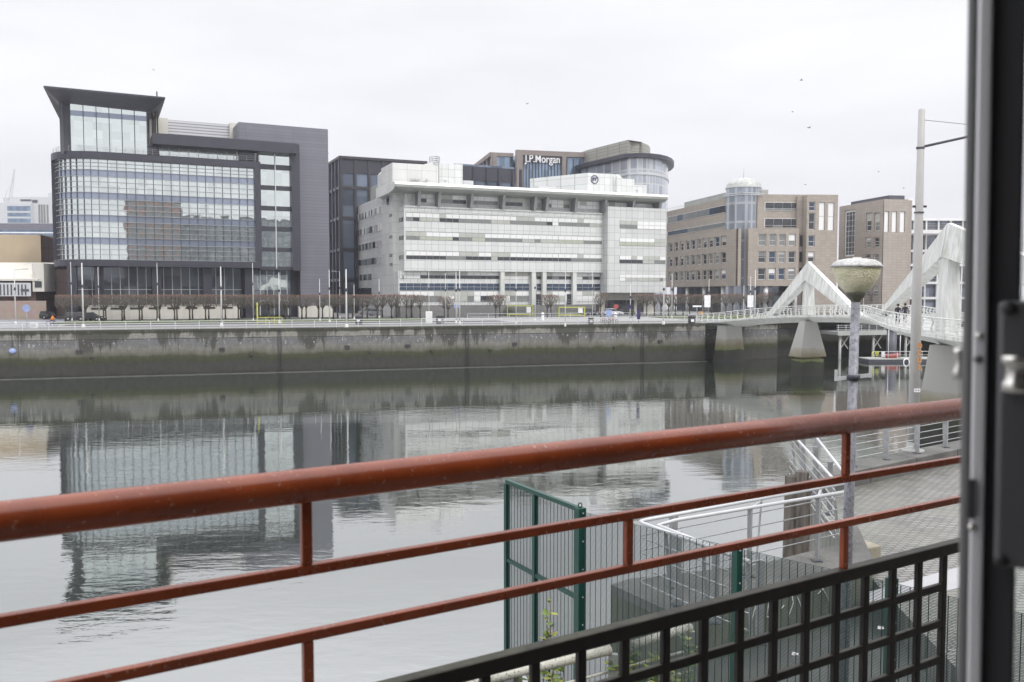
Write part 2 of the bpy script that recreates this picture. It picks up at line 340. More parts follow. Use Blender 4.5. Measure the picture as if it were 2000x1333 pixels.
M['greenpaint'] = pmat('dark green powder coat', (.008, .055, .042), .4, 0, .12, 4)
M['greenwire'] = pmat('green coated wire', (.025, .05, .048), .5)
M['railred'] = NT('oxide red gloss paint').base().m
m = NT('oxide red paint'); a = m.noise(5, 5, .6); b_ = m.noise(90, 3, .6)
col = m.mix(m.rng(a, .35, .65, 0, 1), (.32, .064, .018), (.21, .041, .013)); col = m.mix(m.rng(b_, .64, .70, 0, .75), col, (.42, .24, .18)); b2 = m.noise(11, 7, .75); col = m.mix(m.rng(b2, .64, .69, 0, .8), col, (.07, .028, .018)); m.base(col, m.rng(a, .3, .7, .18, .34)); m.bump(m.noise(22, 4), .12, .004); M['railred'] = m.m
m = NT('dull black brown paint'); a = m.noise(7, 6, .65); s3 = m.n('SeparateXYZ'); m.l(m.n('NewGeometry').outputs['Normal'], s3.inputs[0])
gx = m.n('SeparateXYZ'); m.l(m.n('NewGeometry').outputs['Position'], gx.inputs[0])
col = m.mix(m.rng(a, .35, .7, 0, 1), (.013, .0105, .0095), (.028, .022, .019))
moss = m.math('MULTIPLY', m.math('MULTIPLY', m.rng(s3.outputs[2], .5, .9, 0, 1), m.rng(m.noise(14, 6, .7), .36, .6, .15, 1)), m.rng(gx.outputs[0], -.2, .7, .9, .35))
col = m.mix(m.math('MULTIPLY', moss, .7), col, (.10, .105, .06)); m.b.inputs['Specular IOR Level'].default_value = .3; m.base(col, .5); m.bump(m.noise(40, 4), .3, .003); M['lattice'] = m.m
M['doorgrey'] = pmat('dark grey door edge', (.19, .19, .19), .5, .3, .05, 3)
M['alum'] = pmat('brushed aluminium', (.80, .80, .82), .38, .3, .05, 3, streak=True)
M['doorblack'] = pmat('black door gasket', (.045, .045, .05), .6, 0, .1, 3)
M['plate'] = pmat('grey latch plate', (.13, .13, .135), .45, .4, .08, 6)
m = NT('lamp bowl prismatic plastic'); a = m.noise(40, 2, .5); b_ = m.noise(5, 4, .6)
z3 = m.n('SeparateXYZ'); m.l(m.coord(), z3.inputs[0])
col = m.mix(m.rng(b_, .4, .65, 0, 1), (.80, .76, .56), (.60, .57, .38)); m.base(col, .3)
m.b.inputs['Subsurface Weight'].default_value = .6; m.b.inputs['Subsurface Radius'].default_value = (.1, .1, .05)
vr = m.n('TexVoronoi'); vr.inputs['Scale'].default_value = 55; m.l(m.coord(), vr.inputs[0]); m.bump(vr.outputs['Distance'], .9, .01); M['bowl'] = m.m
M['lampcap'] = pmat('lichened lamp cap', (.50, .50, .50), .8, 0, .2, 9, dirt=.7, dcol=(.16, .16, .10))
M['lamppole'] = pmat('peeling grey pole', (.27, .27, .30), .5, .2, .15, 9, dirt=1.0, dcol=(.07, .07, .085))
M['mastfar'] = pmat('chalky mast paint', (.55, .55, .53), .5, .1, .05, 1.5)
M['mast'] = pmat('pale grey mast paint', (.46, .45, .435), .5, .1, .05, 1.5)
m = NT('wet timber pile'); a = m.noise(9, 6, .7, (1, 1, .12)); m.base(m.mix(m.rng(a, .3, .7, 0, 1), (.018, .016, .014), (.15, .13, .11)), .8); m.bump(a, .8, .03); M['timber'] = m.m
m = NT('clear door glass'); m.b.inputs['Transmission Weight'].default_value = 1; m.base((.92, .95, .94), .0, 0, 1.45); M['pane'] = m.m
for nm, c in (('leaf', (.13, .19, .035)), ('leafdark', (.05, .09, .02)), ('leafyel', (.27, .28, .06))): M[nm] = pmat('leaf '+nm, c, .6, 0, .3, 8)
M['stem'] = pmat('plant stem', (.14, .09, .06), .8)
# ================================================================== SETTING
W0 = gp(0, 648, GZ); W1 = gp(1380, 632, GZ); WA = math.atan2(W1.y-W0.y, W1.x-W0.x)
wx = Vector((cos(WA), sin(WA), 0)); wy = Vector((-sin(WA), cos(WA), 0))
def bk(s, n, z=GZ): p = W0+wx*s+wy*n; return Vector((p.x, p.y, z))
def bks(px, n=0):       # along-bank distance where a sight line meets the line n metres behind the wall
    d = ray(px, 600); o = W0+wy*n; t = (o.x*wy.x+o.y*wy.y)/(d[0]*wy.x+d[1]*wy.y)
    return (d[0]*t-W0.x)*wx.x+(d[1]*t-W0.y)*wx.y
def sheet(name, pts, z, m, z0=None):
    mb = MB()
    if z0 is None: mb.add([(p[0], p[1], z) for p in pts], [tuple(range(len(pts)))])
    else: mb.prism([(p[0], p[1]) for p in pts], z0, z)
    return tag(mb.obj(name, m), kind='structure')
sheet('water', [(-900, -60), (900, -60), (900, 500), (-900, 500)], 0, M['water'])
sheet('ground', [bk(-700, .5), bk(1100, .5), bk(1400, 2200), bk(-1400, 2200)], GZ, M['paving'])
a0, a1 = -500, 700
sheet('promenade_path', [bk(a0, .9), bk(a1, .9), bk(a1, 14), bk(a0, 14)], GZ+.004, M['pathpave'])
sheet('riverside_road', [bk(a0, 42), bk(a1, 42), bk(a1, 54), bk(a0, 54)], GZ+.004, M['asphalt'])
sheet('promenade_strip', [bk(bks(110, 15), 17), bk(bks(1000, 15), 17), bk(bks(1000, 15), 25), bk(bks(110, 15), 25)], GZ+.004, M['asphalt'])
sheet('lawn', [bk(bks(112, 30), 27), bk(bks(832, 30), 27), bk(bks(832, 30), 40), bk(bks(112, 30), 40)], GZ+.10, M['lawn'], GZ-.2)
o = sheet('lawn', [bk(bks(1285, 30), 20), bk(bks(1520, 30), 20), bk(bks(1520, 30), 40), bk(bks(1285, 30), 40)], GZ+.10, M['lawn'], GZ-.2)
P0 = gp(0, 640, GZ); sheet('side_street', [bk(bks(-60, 15), 15), bk(bks(108, 15), 15), bk(bks(108, 15)-2, 41), (-110, 330, 0), (-150, 330, 0), bk(bks(-60, 15)-30, 60)], GZ+.008, M['paleroad'])
# far quay wall
T = thing('quay_wall', bk(0, 0, 0), WA, 'long stone quay wall across the river with green tide mark and dark stains', 'quay wall')
MB().box(-500, bks(1378), 0, .9, -1.5, 5.72).obj('wall_face', M['quay'], T)
MB().box(-500, bks(1378), -.08, .92, 5.72, 6.03).obj('coping', M['quay'], T)
mb = MB()
for px in (152, 432, 677, 796, 1005, 1290): mb.box(bks(px)-.35, bks(px)+.35, -.22, 0, 3.05, 3.5)
for px in (152, 467, 700, 823, 937, 1182): mb.lathe([(0, 0), (.18, 0), (.18, .25), (0, .25)], (bks(px)+1.5, -.12, 2.35), 8)
mb.obj('mooring_block', M['blackplastic'], T)
for px in (545, 912, 1255):
    mb = MB(); x = bks(px)
    for dx in (-.22, .22): mb.bar((x+dx, -.1, .2), (x+dx, -.1, 6.0), .06, .06)
    for i in range(19): mb.bar((x-.22, -.1, .35+i*.3), (x+.22, -.1, .35+i*.3), .04, .04)
    mb.obj('wall_ladder', M['blackplastic'], T)
T = thing('quay_wall', bk(0, 0, 0), WA, 'recessed stretch of stone quay wall behind the bridge piers', 'quay wall')
s0 = bks(1378)
mb = MB().box(s0+.0, s0+6, 4.2, 5.2, -1.5, 6.01).box(s0+6, s0+14.0, 1.2, 5.2, -1.5, 6.01).box(s0+14, 700, 5, 6, -1.5, 6.0)
mb.box(s0-1.2, s0, .92, 5.2, -1.5, 5.98)
mb.obj('wall_face', M['quay'], T)
sheet('mud_bank', [bk(-400, -1.6), bk(bks(1378), -1.1), bk(bks(1378), .4), bk(-400, .4)], .06, M['pocketfloor'], -.4)
# promenade railing on the wall
def railing(name, label, s0, s1, n, step, h, rows, m, cat='railing', z=GZ, r=.035):
    T = thing(name, bk(s0, n, z), WA, label, cat)
    L = s1-s0; k = int(L/step); mb = MB()
    for zz in rows: mb.bar((0, 0, zz), (L, 0, zz), .05, .05)
    mb.bar((0, 0, h), (L, 0, h), .09, .07); mb.obj('rail', m, T)
    for i in range(k+1):
        MB().box(-.035, .035, -.045, .045, 0, h-.035).obj('post', m, T).location = (i*step, 0, 0)
    return T
railing('railing', 'white metal railing along the far quay edge left of the bridge', bks(-120), bks(1373), .45, 3.0, 1.1, (.2, .5, .8), M['galv_pale'])
railing('railing', 'thin guard rail beside the lawn behind the short tree row', bks(905, 34), bks(1370, 34), 31, 4.0, 1.0, (.5,), M['galv_pale'])
# pier deck on piles behind the bridge
T = thing('pier_platform', bk(bks(1612), 0, 0), WA, 'dark jetty deck on braced piles behind the footbridge', 'jetty')
MB().box(0, 90, -3.2, 5, 4.0, 4.5).box(0, 90, -3.4, -3.2, 3.9, 4.6, 1).obj('deck', [M['plinth'], M['soffit']], T)
for i in range(14):
    MB().tube([(1+i*6.5, -2.6, -2), (1+i*6.5, -2.6, 4.0)], .22, 8).obj('pile', M['soffit'], T)
mb = MB()
for i in range(13): x = 1+i*6.5; mb.bar((x, -2.6, 1.6), (x+1.8, -2.6, 3.9), .12, .12).bar((x+1.8, -2.3, 1.6), (x, -2.3, 3.9), .12, .12)
mb.obj('brace', M['soffit'], T)
mb = MB()
for zz in (.35, .7, 1.05): mb.bar((0, -3, 4.5+zz), (90, -3, 4.5+zz), .05, .05)
for i in range(60): mb.bar((i*1.5+.3, -3, 4.5), (i*1.5+.3, -3, 5.6), .06, .06)
mb.obj('guard_rail', M['galv_pale'], T)

# ================================================================== BUILDINGS
def wallholes(mb, s0, s1, z0, z1, n, holes, dep=.35, mi=0, ri=0):
    xs = sorted({s0, s1, *[h[0] for h in holes], *[h[1] for h in holes]}); zs = sorted({z0, z1, *[h[2] for h in holes], *[h[3] for h in holes]})
    for i in range(len(xs)-1):
        for j in range(len(zs)-1):
            cx = (xs[i]+xs[i+1])/2; cz = (zs[j]+zs[j+1])/2
            if any(h[0] < cx < h[1] and h[2] < cz < h[3] for h in holes): continue
            mb.add([(xs[i], n, zs[j]), (xs[i+1], n, zs[j]), (xs[i+1], n, zs[j+1]), (xs[i], n, zs[j+1])], [(0, 1, 2, 3)], mi)
    for a, b, c, d in holes:
        mb.add([(a,n,c),(b,n,c),(b,n,d),(a,n,d),(a,n+dep,c),(b,n+dep,c),(b,n+dep,d),(a,n+dep,d)], [(0,1,5,4),(1,2,6,5),(2,3,7,6),(3,0,4,7)], ri)
    mb.add([(s0,n,z1),(s1,n,z1),(s1,n+dep,z1),(s0,n+dep,z1)], [(0,1,2,3)], mi)
    return mb
def pane_row(mb, s0, s1, n, z0, z1, w, ch, gap=.07, t=.05):
    k = max(1, round((s1-s0)/w)); dw = (s1-s0)/k
    last = 0
    for i in range(k):
        if R.random() < .42 or i == 0: last = R.choice(ch)
        mb.box(s0+i*dw+gap/2, s0+(i+1)*dw-gap/2, n-t, n, z0, z1, last)
WM = [M['whitepaint'], M['w_dark'], M['w_mid'], M['w_pale'], M['w_green'], M['w_white'], M['w_blue']]
def ribbon(parent, s0, s1, n, z0, z1, w=1.42, ch=(1, 2, 3, 4, 5, 5), upper=0, y=False):
    mb = MB().box(s0, s1, n-.02, n+.02, z0-.06, z1+.06+upper, 0)
    pane_row(mb, s0+.03, s1-.03, n-.02, z0, z1, w, ch)
    if upper: pane_row(mb, s0+.03, s1-.03, n-.02, z1+.07, z1+upper, w, (5, 5, 5, 3))
    o = mb.obj('ribbon_window', [M['ribframe']]+WM[1:], parent)
    if y: o.rotation_euler.z = y
    return o
def window(parent, s0, s1, n, z0, z1, div=1, ch=(1, 1, 2, 6), fr=.09, tr=(.45,)):
    """punched window: pale frame, panes; one mesh"""
    mb = MB(); c = R.choice(ch)
    mb.box(s0, s1, n, n+.04, z0, z1, c)
    for a, b, c_, d in ((s0, s1, z0, z0+fr), (s0, s1, z1-fr, z1), (s0, s0+fr, z0+fr, z1-fr), (s1-fr, s1, z0+fr, z1-fr)): mb.box(a, b, n-.08, n-.003, c_, d, 0)
    for i in range(1, div): x = s0+(s1-s0)*i/div; mb.box(x-.035, x+.035, n-.06, n-.004, z0+fr, z1-fr, 0)
    for q in tr: z = z0+(z1-z0)*q; mb.box(s0+fr, s1-fr, n-.05, n-.005, z-.035, z+.035, 0)
    if R.random() < .6:
        k = R.uniform(.15, .6); mb.box(s0+fr, s1-fr, n-.03, n-.006, z1-fr-(z1-z0)*k, z1-fr, R.choice((3, 5, 2)))
    return mb.obj('window', WM, parent)

# ---------------- glass fronted office block with the upswept roof
G = Fac(512, 167, 26)
T = fthing(G, 'office_building', 'dark grey office block with curved mirrored glass front and upswept flat roof', 'office building')
S, Z = G.S, G.Z
sc_ = S(196, 0); rad = S(196)-S(106); zt = Z(505, 317); zb = Z(500, 524); fh = 1.2
path = [(sc_-rad, 26), (sc_-rad, rad)]+[(sc_-rad*sin(a), rad-rad*cos(a)) for a in [radians(90-10*i) for i in range(1, 9)]]+[(sc_, 0)]
k = 18; path_s = [(sc_+(-.9-sc_)*i/k, 0) for i in range(1, k+1)]
full = path+path_s+[(0, 0)]
cap = MB().sweep(full, -4, .35, zt-fh, zt).sweep(full, -4, .35, zb, zb+1.15).box(-1.1, .0, -.352, 3, zb+1.15, zt-fh).box(sc_-rad-.35, sc_-rad+.6, rad+.2, rad+3.2, zb+1.15, zt-fh)
cap.box(-1.0, .02, 3, 8, zb, zt)
cap.obj('front_frame', M['slate_dark'], T)
gp_ = path[1:]+path_s
MB().sweep(gp_, -.8, -.45, zb+1.15, zt-fh).obj('curtain_wall', M['gbox'], T)
fl = [(Z(210, a), Z(210, b)) for a, b in ((345, 333), (389, 377), (433, 421), (477, 465))]
for a, b in fl: MB().sweep(gp_, -.45, -.40, a, b).obj('spandrel_band', M['gband'], T)
mb = MB(); mb2 = MB()
for i, p in enumerate(gp_[1:-1]):
    q = gp_[i+2]; d = Vector((q[0]-p[0], q[1]-p[1])).normalized(); nr = Vector((d.y, -d.x))
    x, y = p[0]-nr.x*.33, p[1]-nr.y*.33
    mb.bar((x, y, zb+1.15), (x, y, zt-fh), .10, .16, 0, up=(nr.x, nr.y, 0))
edges = [zb+1.15]+[v for ab in fl[::-1] for v in ab]+[zt-fh]
for a, b in zip(edges[0::2], edges[1::2]):
    for i in range(0, 4):
        z = a+(b-a)*i/3
        if i == 0: z += .05
        if i == 3: z -= .05
        mb2.sweep(gp_, -.41, -.20, z-.035, z+.035)
mb.obj('mullion', M['mull'], T); mb2.obj('transom', M['mullw'] if 0 else M['galv'], T)
# inner body
MB().box(sc_-rad+2, -.2, 9, 30, 0, zt-.4).box(sc_, S(643), 4.6, 30, .0, Z(510, 290, 3)-2).obj('body', M['slate_dark'], T)
# ground floor: recessed glazing, columns, cream plinth
zpl = Z(300, 597, 4)
MB().box(S(150, 4), S(470, 4), 4.0, 4.3, zpl, zb).box(S(490, 2), S(568, 2), 3.0, 3.3, .4, zb-.3).obj('shopfront_glass', M['gdim'], T)
MB().box(S(494, 3), S(560, 3), 2.9, 3.0, Z(520, 567, 3), zb-1.2).obj('silvered_glass', M['gbox'], T)  # silvered glass set before the darker shopfront glass
mb = MB()
for px in list(range(216, 470, 17))+[178]: mb.box(S(px, 4)-.06, S(px, 4)+.06, 3.8, 3.99, zpl, zb)
for px in range(494, 570, 13): mb.box(S(px, 3)-.05, S(px, 3)+.05, 2.75, 2.89, .4, zb-.4)
mb.box(S(150, 4), S(470, 4), 3.85, 3.98, zpl+2.9, zpl+3.0); mb.obj('ground_mullion', M['mullw'], T)
for px in (139, 192, 197, 304, 403, 484):
    w = .75 if px != 197 else .3; MB().box(S(px, 2)-w, S(px, 2)+w, 1.2, 2.6, 0, zb).obj('column', M['slate_dark'], T)
mb = MB().box(S(158, .6), S(466, .6), .6, 1.15, 0, zpl)
for i in range(9): a = S(160, .6)+1.2+i*3.15; mb.box(a, a+2.1, .52, .59, zpl-.62, zpl-.3, 1)
mb.box(S(158, .6), S(466, .6), .45, 1.16, zpl+.003, zpl+.15)
mb.obj('plinth', [M['cream'], M['blackplastic']], T)
MB().box(S(582, 1.5), S(650, 1.5), 1.5, 2.4, 0, 2.2).obj('plinth', M['cream'], T)
for px in (515, 552):
    mb = MB().box(S(px, 2.4)-.8, S(px, 2.4)+.8, 2.3, 2.6, .4, 3.2, 1).box(S(px, 2.4)-.95, S(px, 2.4)+.95, 2.2, 2.29, 3.2, 3.35, 0).box(S(px, 2.4)-.95, S(px, 2.4)-.8, 2.2, 2.6, .4, 3.2, 0).box(S(px, 2.4)+.8, S(px, 2.4)+.95, 2.2, 2.6, .4, 3.2, 0)
    mb.obj('door', [M['mullw'], M['w_dark']], T)
# bay between box and slab
n = 1.2; sL, sR = .02, S(570, n); zc = Z(583, 283, n); bw = S(586, n)-S(570, n)
MB().box(sL, sR, n+.4, n+.7, zb, Z(540, 283, n)).obj('bay_glazing', M['gbox'], T)
for a, b in ((331, 321), (371, 362), (411, 402), (451, 442), (491, 483), (527, 520)):
    MB().box(sL, sR, n+.25, n+.39, Z(540, a+1, n), Z(540, b+1, n)).obj('spandrel_band', M['slate_dark'], T)
MB().box(S(540, n)-.08, S(540, n)+.08, n+.12, n+.24, zb, Z(540, 283, n)).obj('mullion', M['mullw'], T)
MB().box(sR, S(586, n), n-.6, n+3, zb-.4, zc).obj('side_pier', M['slate_dark'], T)
# top storey set back and its dark roof edge
n2 = 3.0; zr = Z(583, 281, -1); zl = Z(302, 258, -1)
MB().box(S(303, -1), S(583, -1), -1.0, 6, zr-1.9, zr).obj('canopy', M['slate_dark'], T)
MB().box(S(315, n2), S(570, n2), n2, n2+.3, zt-1.2, zr-1.9).obj('top_glazing', M['gbox'], T)
mb = MB()
for i in range(14): x = S(315, n2)+i*(S(570, n2)-S(315, n2))/14; mb.box(x-.04, x+.04, n2-.1, n2-.01, zt-.3, zr-1.9)
mb.obj('mullion', M['galv'], T)
mb = MB()
for z in (.45, .85, 1.15): mb.sweep([(p[0], p[1]) for p in full], -.6, -.55, zt+z-.02, zt+z+.02)
for p in full[1:]: mb.box(p[0]-.03, p[0]+.03, p[1]+.55, p[1]+.61, zt, zt+1.15)
mb.obj('roof_rail', M['galv_pale'], T)
mb = MB()
for px, h in ((466, 2.9), (502, 1.4)): mb.tube([(S(px, 1), 1, zt), (S(px, 1), 1, zt+h)], .06, 6).lathe([(0, 0), (.2, .05), (.2, .35), (0, .4)], (S(px, 1), 1, zt+h), 8)
mb.obj('roof_camera', M['galv_pale'], T)
# ribbed slab
MB().box(S(470, 2.2), S(643, 2.2), 2.2, 26, Z(560, 246, 2)-7, Z(560, 246, 2)).box(S(586, 2.2), S(643, 2.2), 2.2, 26, 0, Z(560, 246, 2)-7).obj('ribbed_tower', M['slab'], T)
MB().add([(S(643, 3), 6, Z(645, 300, 3)), (S(643, 3)+1.2, 7, Z(645, 293, 3)), (S(643, 3)+1.2, 14, Z(645, 293, 3)), (S(643, 3), 14, Z(645, 300, 3)), (S(643, 3), 6, Z(645, 293, 3)), (S(643, 3), 14, Z(645, 293, 3))], [(0, 1, 2, 3), (4, 1, 2, 5), (0, 1, 4), (3, 2, 5)]).obj('roof_fin', M['slate'], T)
# roof plant
n3 = 10
MB().box(S(333, n3), S(454, n3), n3, n3+8, Z(400, 300, n3), Z(400, 240, n3)).obj('plant_screen', M['louvre'], T)
MB().box(S(297, 7), S(333, 7), 7, 14, Z(310, 290, 7), Z(310, 230, 7)).obj('roof_plant', M['cream'], T)
MB().box(S(453, 9), S(472, 9), 9, 16, Z(460, 290, 9), Z(460, 241, 9)).obj('roof_plant', M['cream'], T)
mb = MB()
for px, h in ((303, 6), (306, 4.5), (309, 5.5), (313, 9)): mb.tube([(S(px, 2), 2, zr-1), (S(px, 2), 2, zr-1+h)], .12, 6)
mb.obj('aerial', M['blackplastic'], T)
# upper glass lantern and the upswept roof
n4 = 1.5; l0, l1 = S(143, n4), S(293, n4); zg = Z(218, 209, n4)
MB().box(l0, l1, n4, 12, zt-.5, zg).obj('lantern_glazing', M['gbox'], T)
MB().box(l0-.02, l1+.02, n4-.06, n4-.005, Z(218, 232, n4), Z(218, 222, n4)).obj('spandrel_band', M['gband'], T)
mb = MB()
for i in range(0, 7): x = l0+.06+(l1-l0-.12)*i/6; mb.box(x-.06, x+.06, n4-.2, n4-.07, zt, zg)
mb.obj('mullion', M['mull'], T)
MB().box(l0-1.6, l0-.03, n4+.8, 12, zt-.5, zg).box(l1+.03, l1+1.7, n4+.6, 10, zt-.5, Z(305, 285, n4)).obj('lantern_side', M['slate'], T)
MB().box(l0-1.45, l0-1.05, n4-.1, n4+.3, zt-.5, zg+1).obj('column', M['slate'], T)
zf = Z(200, 182, -4); b0, b1 = l0-1.6, l1+.6
lo = [(b0, n4-.3, zg), (b1, n4-.3, zg-.4), (b1, 12, zg-.4), (b0, 12, zg)]
f0, f1 = S(94, -4.5), S(329, -4.5)
hi = [(f0, -4.5, Z(94, 172, -4.5)), (f1, -4.5, Z(329, 194, -4.5)), (f1-.5, 15, Z(329, 194, -4.5)-2.2), (f0+2, 15, Z(94, 172, -4.5)-2)]
mb = MB().hexa(lo, hi, 0); mb.hexa(hi, [(a, b, c+.3) for a, b, c in hi], 1)
mb.obj('upswept_roof', [M['slate'], M['slate_dark']], T)

# ---------------- white panelled office block
B = Fac(790, 172, 22.5); S, Z = B.S, B.Z
T = fthing(B, 'office_building', 'long white panelled office block with ribbon windows and round logo on roof', 'office building')
sm, sr = S(1178), S(1292); zo = Z(790, 529); zp = Z(790, 402); zw = Z(800, 376); zbase = Z(800, 597)
side = B.L(687, 400)[0]
# body
mb = MB().box(0, sm, 0, 24, zo, zp); mb.obj('front_wall', M['panel'], T)
MB().box(sm+.02, sr, -2.0, 24, Z(1200, 572, -2), Z(1200, 404, -2)).obj('end_block', M['panel2'], T)
MB().box(.5, sr-.5, 1.2, 24, zp, Z(790, 366)+.2).obj('top_storey_wall', M['panel2'], T)
mb = MB().box(-.9, sm, 1.2, 24, zbase, zo); mb.obj('lower_wall', M['panel'], T)
MB().box(sm, sr-1, 1.5, 24, 0, Z(1200, 572, -2)).obj('entrance_wall', M['cream'], T)
# bands of windows
rows = [(424.5, 431.5), (461.5, 468), (499.5, 506)]
chs = [(1, 2, 2, 5, 3, 2, 2), (1, 4, 2, 4, 2, 3, 1), (1, 1, 2, 1, 1, 3, 2)]
for (y0, y1), ch in zip(rows, chs):
    z1, z0 = Z(793, y0), Z(793, y1)
    q = sm/4
    for i in range(4): ribbon(T, .35+i*q, (i+1)*q-(0 if i < 3 else .3)+(.35 if i < 3 else 0), -.01, z0, z1, 1.42, ch, upper=.85)
    zz1, zz0 = Z(1190, y0+14-(y0-424)*.08, -2), Z(1190, y1+14-(y0-424)*.08, -2)
    ribbon(T, sm+2.9, sr-.2, -2.01, zz0, zz1, 1.42, ch, upper=.85)
for y0 in (424.5, 461.5, 499.5):
    z_ = Z(793, y0)+.93; MB().box(.2, sm-.1, -.06, -.003, z_, z_+.09).obj('window_head', M['ribframe'], T)
ribbon(T, sm+2.9, sr-.2, -2.01, Z(1190, 549, -2), Z(1190, 543, -2), 1.42, (1, 2, 5, 5, 3), upper=.7)
# top storey windows between fins
fx = [S(p) for p in (817, 856, 919, 981, 1042, 1065, 1121, 1178, 1232, 1283)]
allx = [.6]+fx
for a, b in zip(allx, fx): ribbon(T, a+.5, b-.5, 1.18, Z(800, 393), Z(800, 386), 1.42, (1, 2, 2, 3, 3, 5), upper=1.1)
for x in fx: MB().add([(x-.3,-.8,zp+.05),(x+.3,-.8,zp+.05),(x+.3,1.18,zp+.05),(x-.3,1.18,zp+.05),(x-.3,-1.6,Z(790, 366)+.1),(x+.3,-1.6,Z(790, 366)+.1),(x+.3,1.18,Z(790, 366)+.1),(x-.3,1.18,Z(790, 366)+.1)], [(3,2,1,0),(4,5,6,7),(0,1,5,4),(1,2,6,5),(2,3,7,6),(3,0,4,7)]).obj('fin', M['colm'], T)
MB().box(-.05, sm, -.25, .0, zp-.25, zp+.02).obj('sill_band', M['panel2'], T)
# roof: rounded edge with sloping soffit
ze = Z(790, 359)
r0, r1 = S(772, -3.2), S(1304, -3.2)
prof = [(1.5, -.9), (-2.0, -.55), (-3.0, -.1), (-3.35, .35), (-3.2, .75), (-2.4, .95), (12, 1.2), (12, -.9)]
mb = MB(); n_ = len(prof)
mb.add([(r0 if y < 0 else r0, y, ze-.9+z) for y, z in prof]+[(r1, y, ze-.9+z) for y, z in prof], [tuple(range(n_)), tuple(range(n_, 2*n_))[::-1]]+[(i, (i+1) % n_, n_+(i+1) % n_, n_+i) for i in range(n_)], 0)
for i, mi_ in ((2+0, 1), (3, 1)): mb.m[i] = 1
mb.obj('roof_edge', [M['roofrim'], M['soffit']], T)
MB().add([(r0, -3.0, ze-1.0), (.4, -.05, zw+.2), (.4, 1.15, zw+.2), (r0, 1.15, ze-1.85)], [(0, 1, 2), (0, 2, 3)]).obj('soffit_corner', M['soffit'], T)
# lower storeys: window row, blue band, ground windows, columns, openings
segs = [(-.7, S(996, 1.2)), (S(1022, 1.2)-3.0, S(1035, 1.2)), (S(1048, 1.2), S(1058, 1.2)), (S(1066, 1.2), S(1116, 1.2)), (S(1126, 1.2), sm-.1)]
segs[1] = (S(983, 1.2), S(1033, 1.2)); segs[0] = (-.7, S(976, 1.2))
for a, b in segs:
    ribbon(T, a, b, 1.18, Z(793, 544, 1.2), Z(793, 538, 1.2), 1.42, (1, 2, 5, 5, 1), upper=.75)
    zz = Z(783, 567.5, 1.2), Z(783, 553.5, 1.2); mb = MB().box(a, b, 1.12, 1.17, zz[0]-.08, zz[1]+.08, 0)
    pane_row(mb, a, b, 1.11, zz[0], (zz[0]+zz[1])/2-.04, 1.42, (6,)); pane_row(mb, a, b, 1.11, (zz[0]+zz[1])/2+.04, zz[1], 1.42, (6,)); mb.obj('blue_window_band', WM, T)
    ribbon(T, a, b, 1.18, Z(793, 590, 1.2), Z(793, 579, 1.2), 1.42, (1, 5, 5, 3, 5, 2), upper=.95)
for px in (980, 1041, 1062, 1121): MB().box(S(px, .6)-.45, S(px, .6)+.45, .1, 1.0, zbase-1, zo-.003).obj('column', M['roofrim'], T)
for a, b in ((1048, 1058), (1108, 1120)): MB().box(S(a, 1), S(b, 1), 1.0, 1.16, zbase-.2, Z(1050, 575, 1)).obj('doorway', M['w_dark'], T)
MB().box(S(781, -2.5), S(1165, -2.5), -2.5, 1.2, 0, zbase-.02).obj('plinth', M['plinth'], T)
mb = MB()
for z in (.5, 1.0): mb.bar((S(900, -2.3), -2.3, zbase+z), (S(1165, -2.3), -2.3, zbase+z), .06, .06)
for i in range(18): x = S(900, -2.3)+i*1.55; mb.box(x-.03, x+.03, -2.33, -2.27, zbase, zbase+1)
mb.obj('terrace_rail', M['galv'], T)
for px, w in ((1203, 2.6), (1232, .9), (1252, .8)): MB().box(S(px, 1.4)-w, S(px, 1.4)+w, 1.35, 1.48, .2, 3.2).obj('entrance_glass', M['w_dark'], T)
# side facade (runs back from the left corner)
Bs = Fac(765, 178.2, 112.5); Sb, Zb = Bs.S, Bs.Z
def side_box(px0, px1, y0, y1, dep, name, m):
    """box on the side facade; px from far (left) to near (right)"""
    a, b = Bs.S(px1), Bs.S(px0); z0, z1 = y0, y1
    o = MB().box(a, b, -dep, 6, z0, z1).obj(name, m, T)
    o.matrix_basis = SM; return o
loc = Matrix.Rotation(-B.a, 4, 'Z') @ Matrix.Translation((Bs.O[0]-B.O[0], Bs.O[1]-B.O[1], 0)); SM = loc @ Matrix.Rotation(Bs.a, 4, 'Z')
# local x runs back, local y<0 is to the river left
def sb(mb, name, mats):
    o = mb.obj(name, mats, T); o.matrix_basis = SM; return o
ztop = Zb(751, 381); f0 = Sb(751)
for a, b, c in ((f0, Sb(684), ztop),):
    sb(MB().box(a, b, 0, -14, 0, c), 'side_wall', M['panelside'])
sb(MB().box(Sb(773), f0, .6, -9, 0, Zb(765, 322)), 'stair_tower', M['panelside'])
for y_ in (428, 464, 502, 541):
    mb = MB()
    for k_ in range(3): mb.box(-.05, -.003, .5+k_*1.35, 1.7+k_*1.35, Z(785, y_+4), Z(785, y_-4), R.choice((1, 2)))
    mb.obj('corner_window', WM, T)
sb(MB().box(f0+.02, Sb(716), -1, -9, ztop, ztop+3.4), 'plant_screen', M['soffit'])
C_ = 0
for y0, y1, up in ((412, 402, 1), (460, 449, 1), (508, 500, 0), (536, 529, 0), (556, 549, 0)):
    pass
levels = [Zb(751, y) for y in (414, 448, 481, 514, 546)]
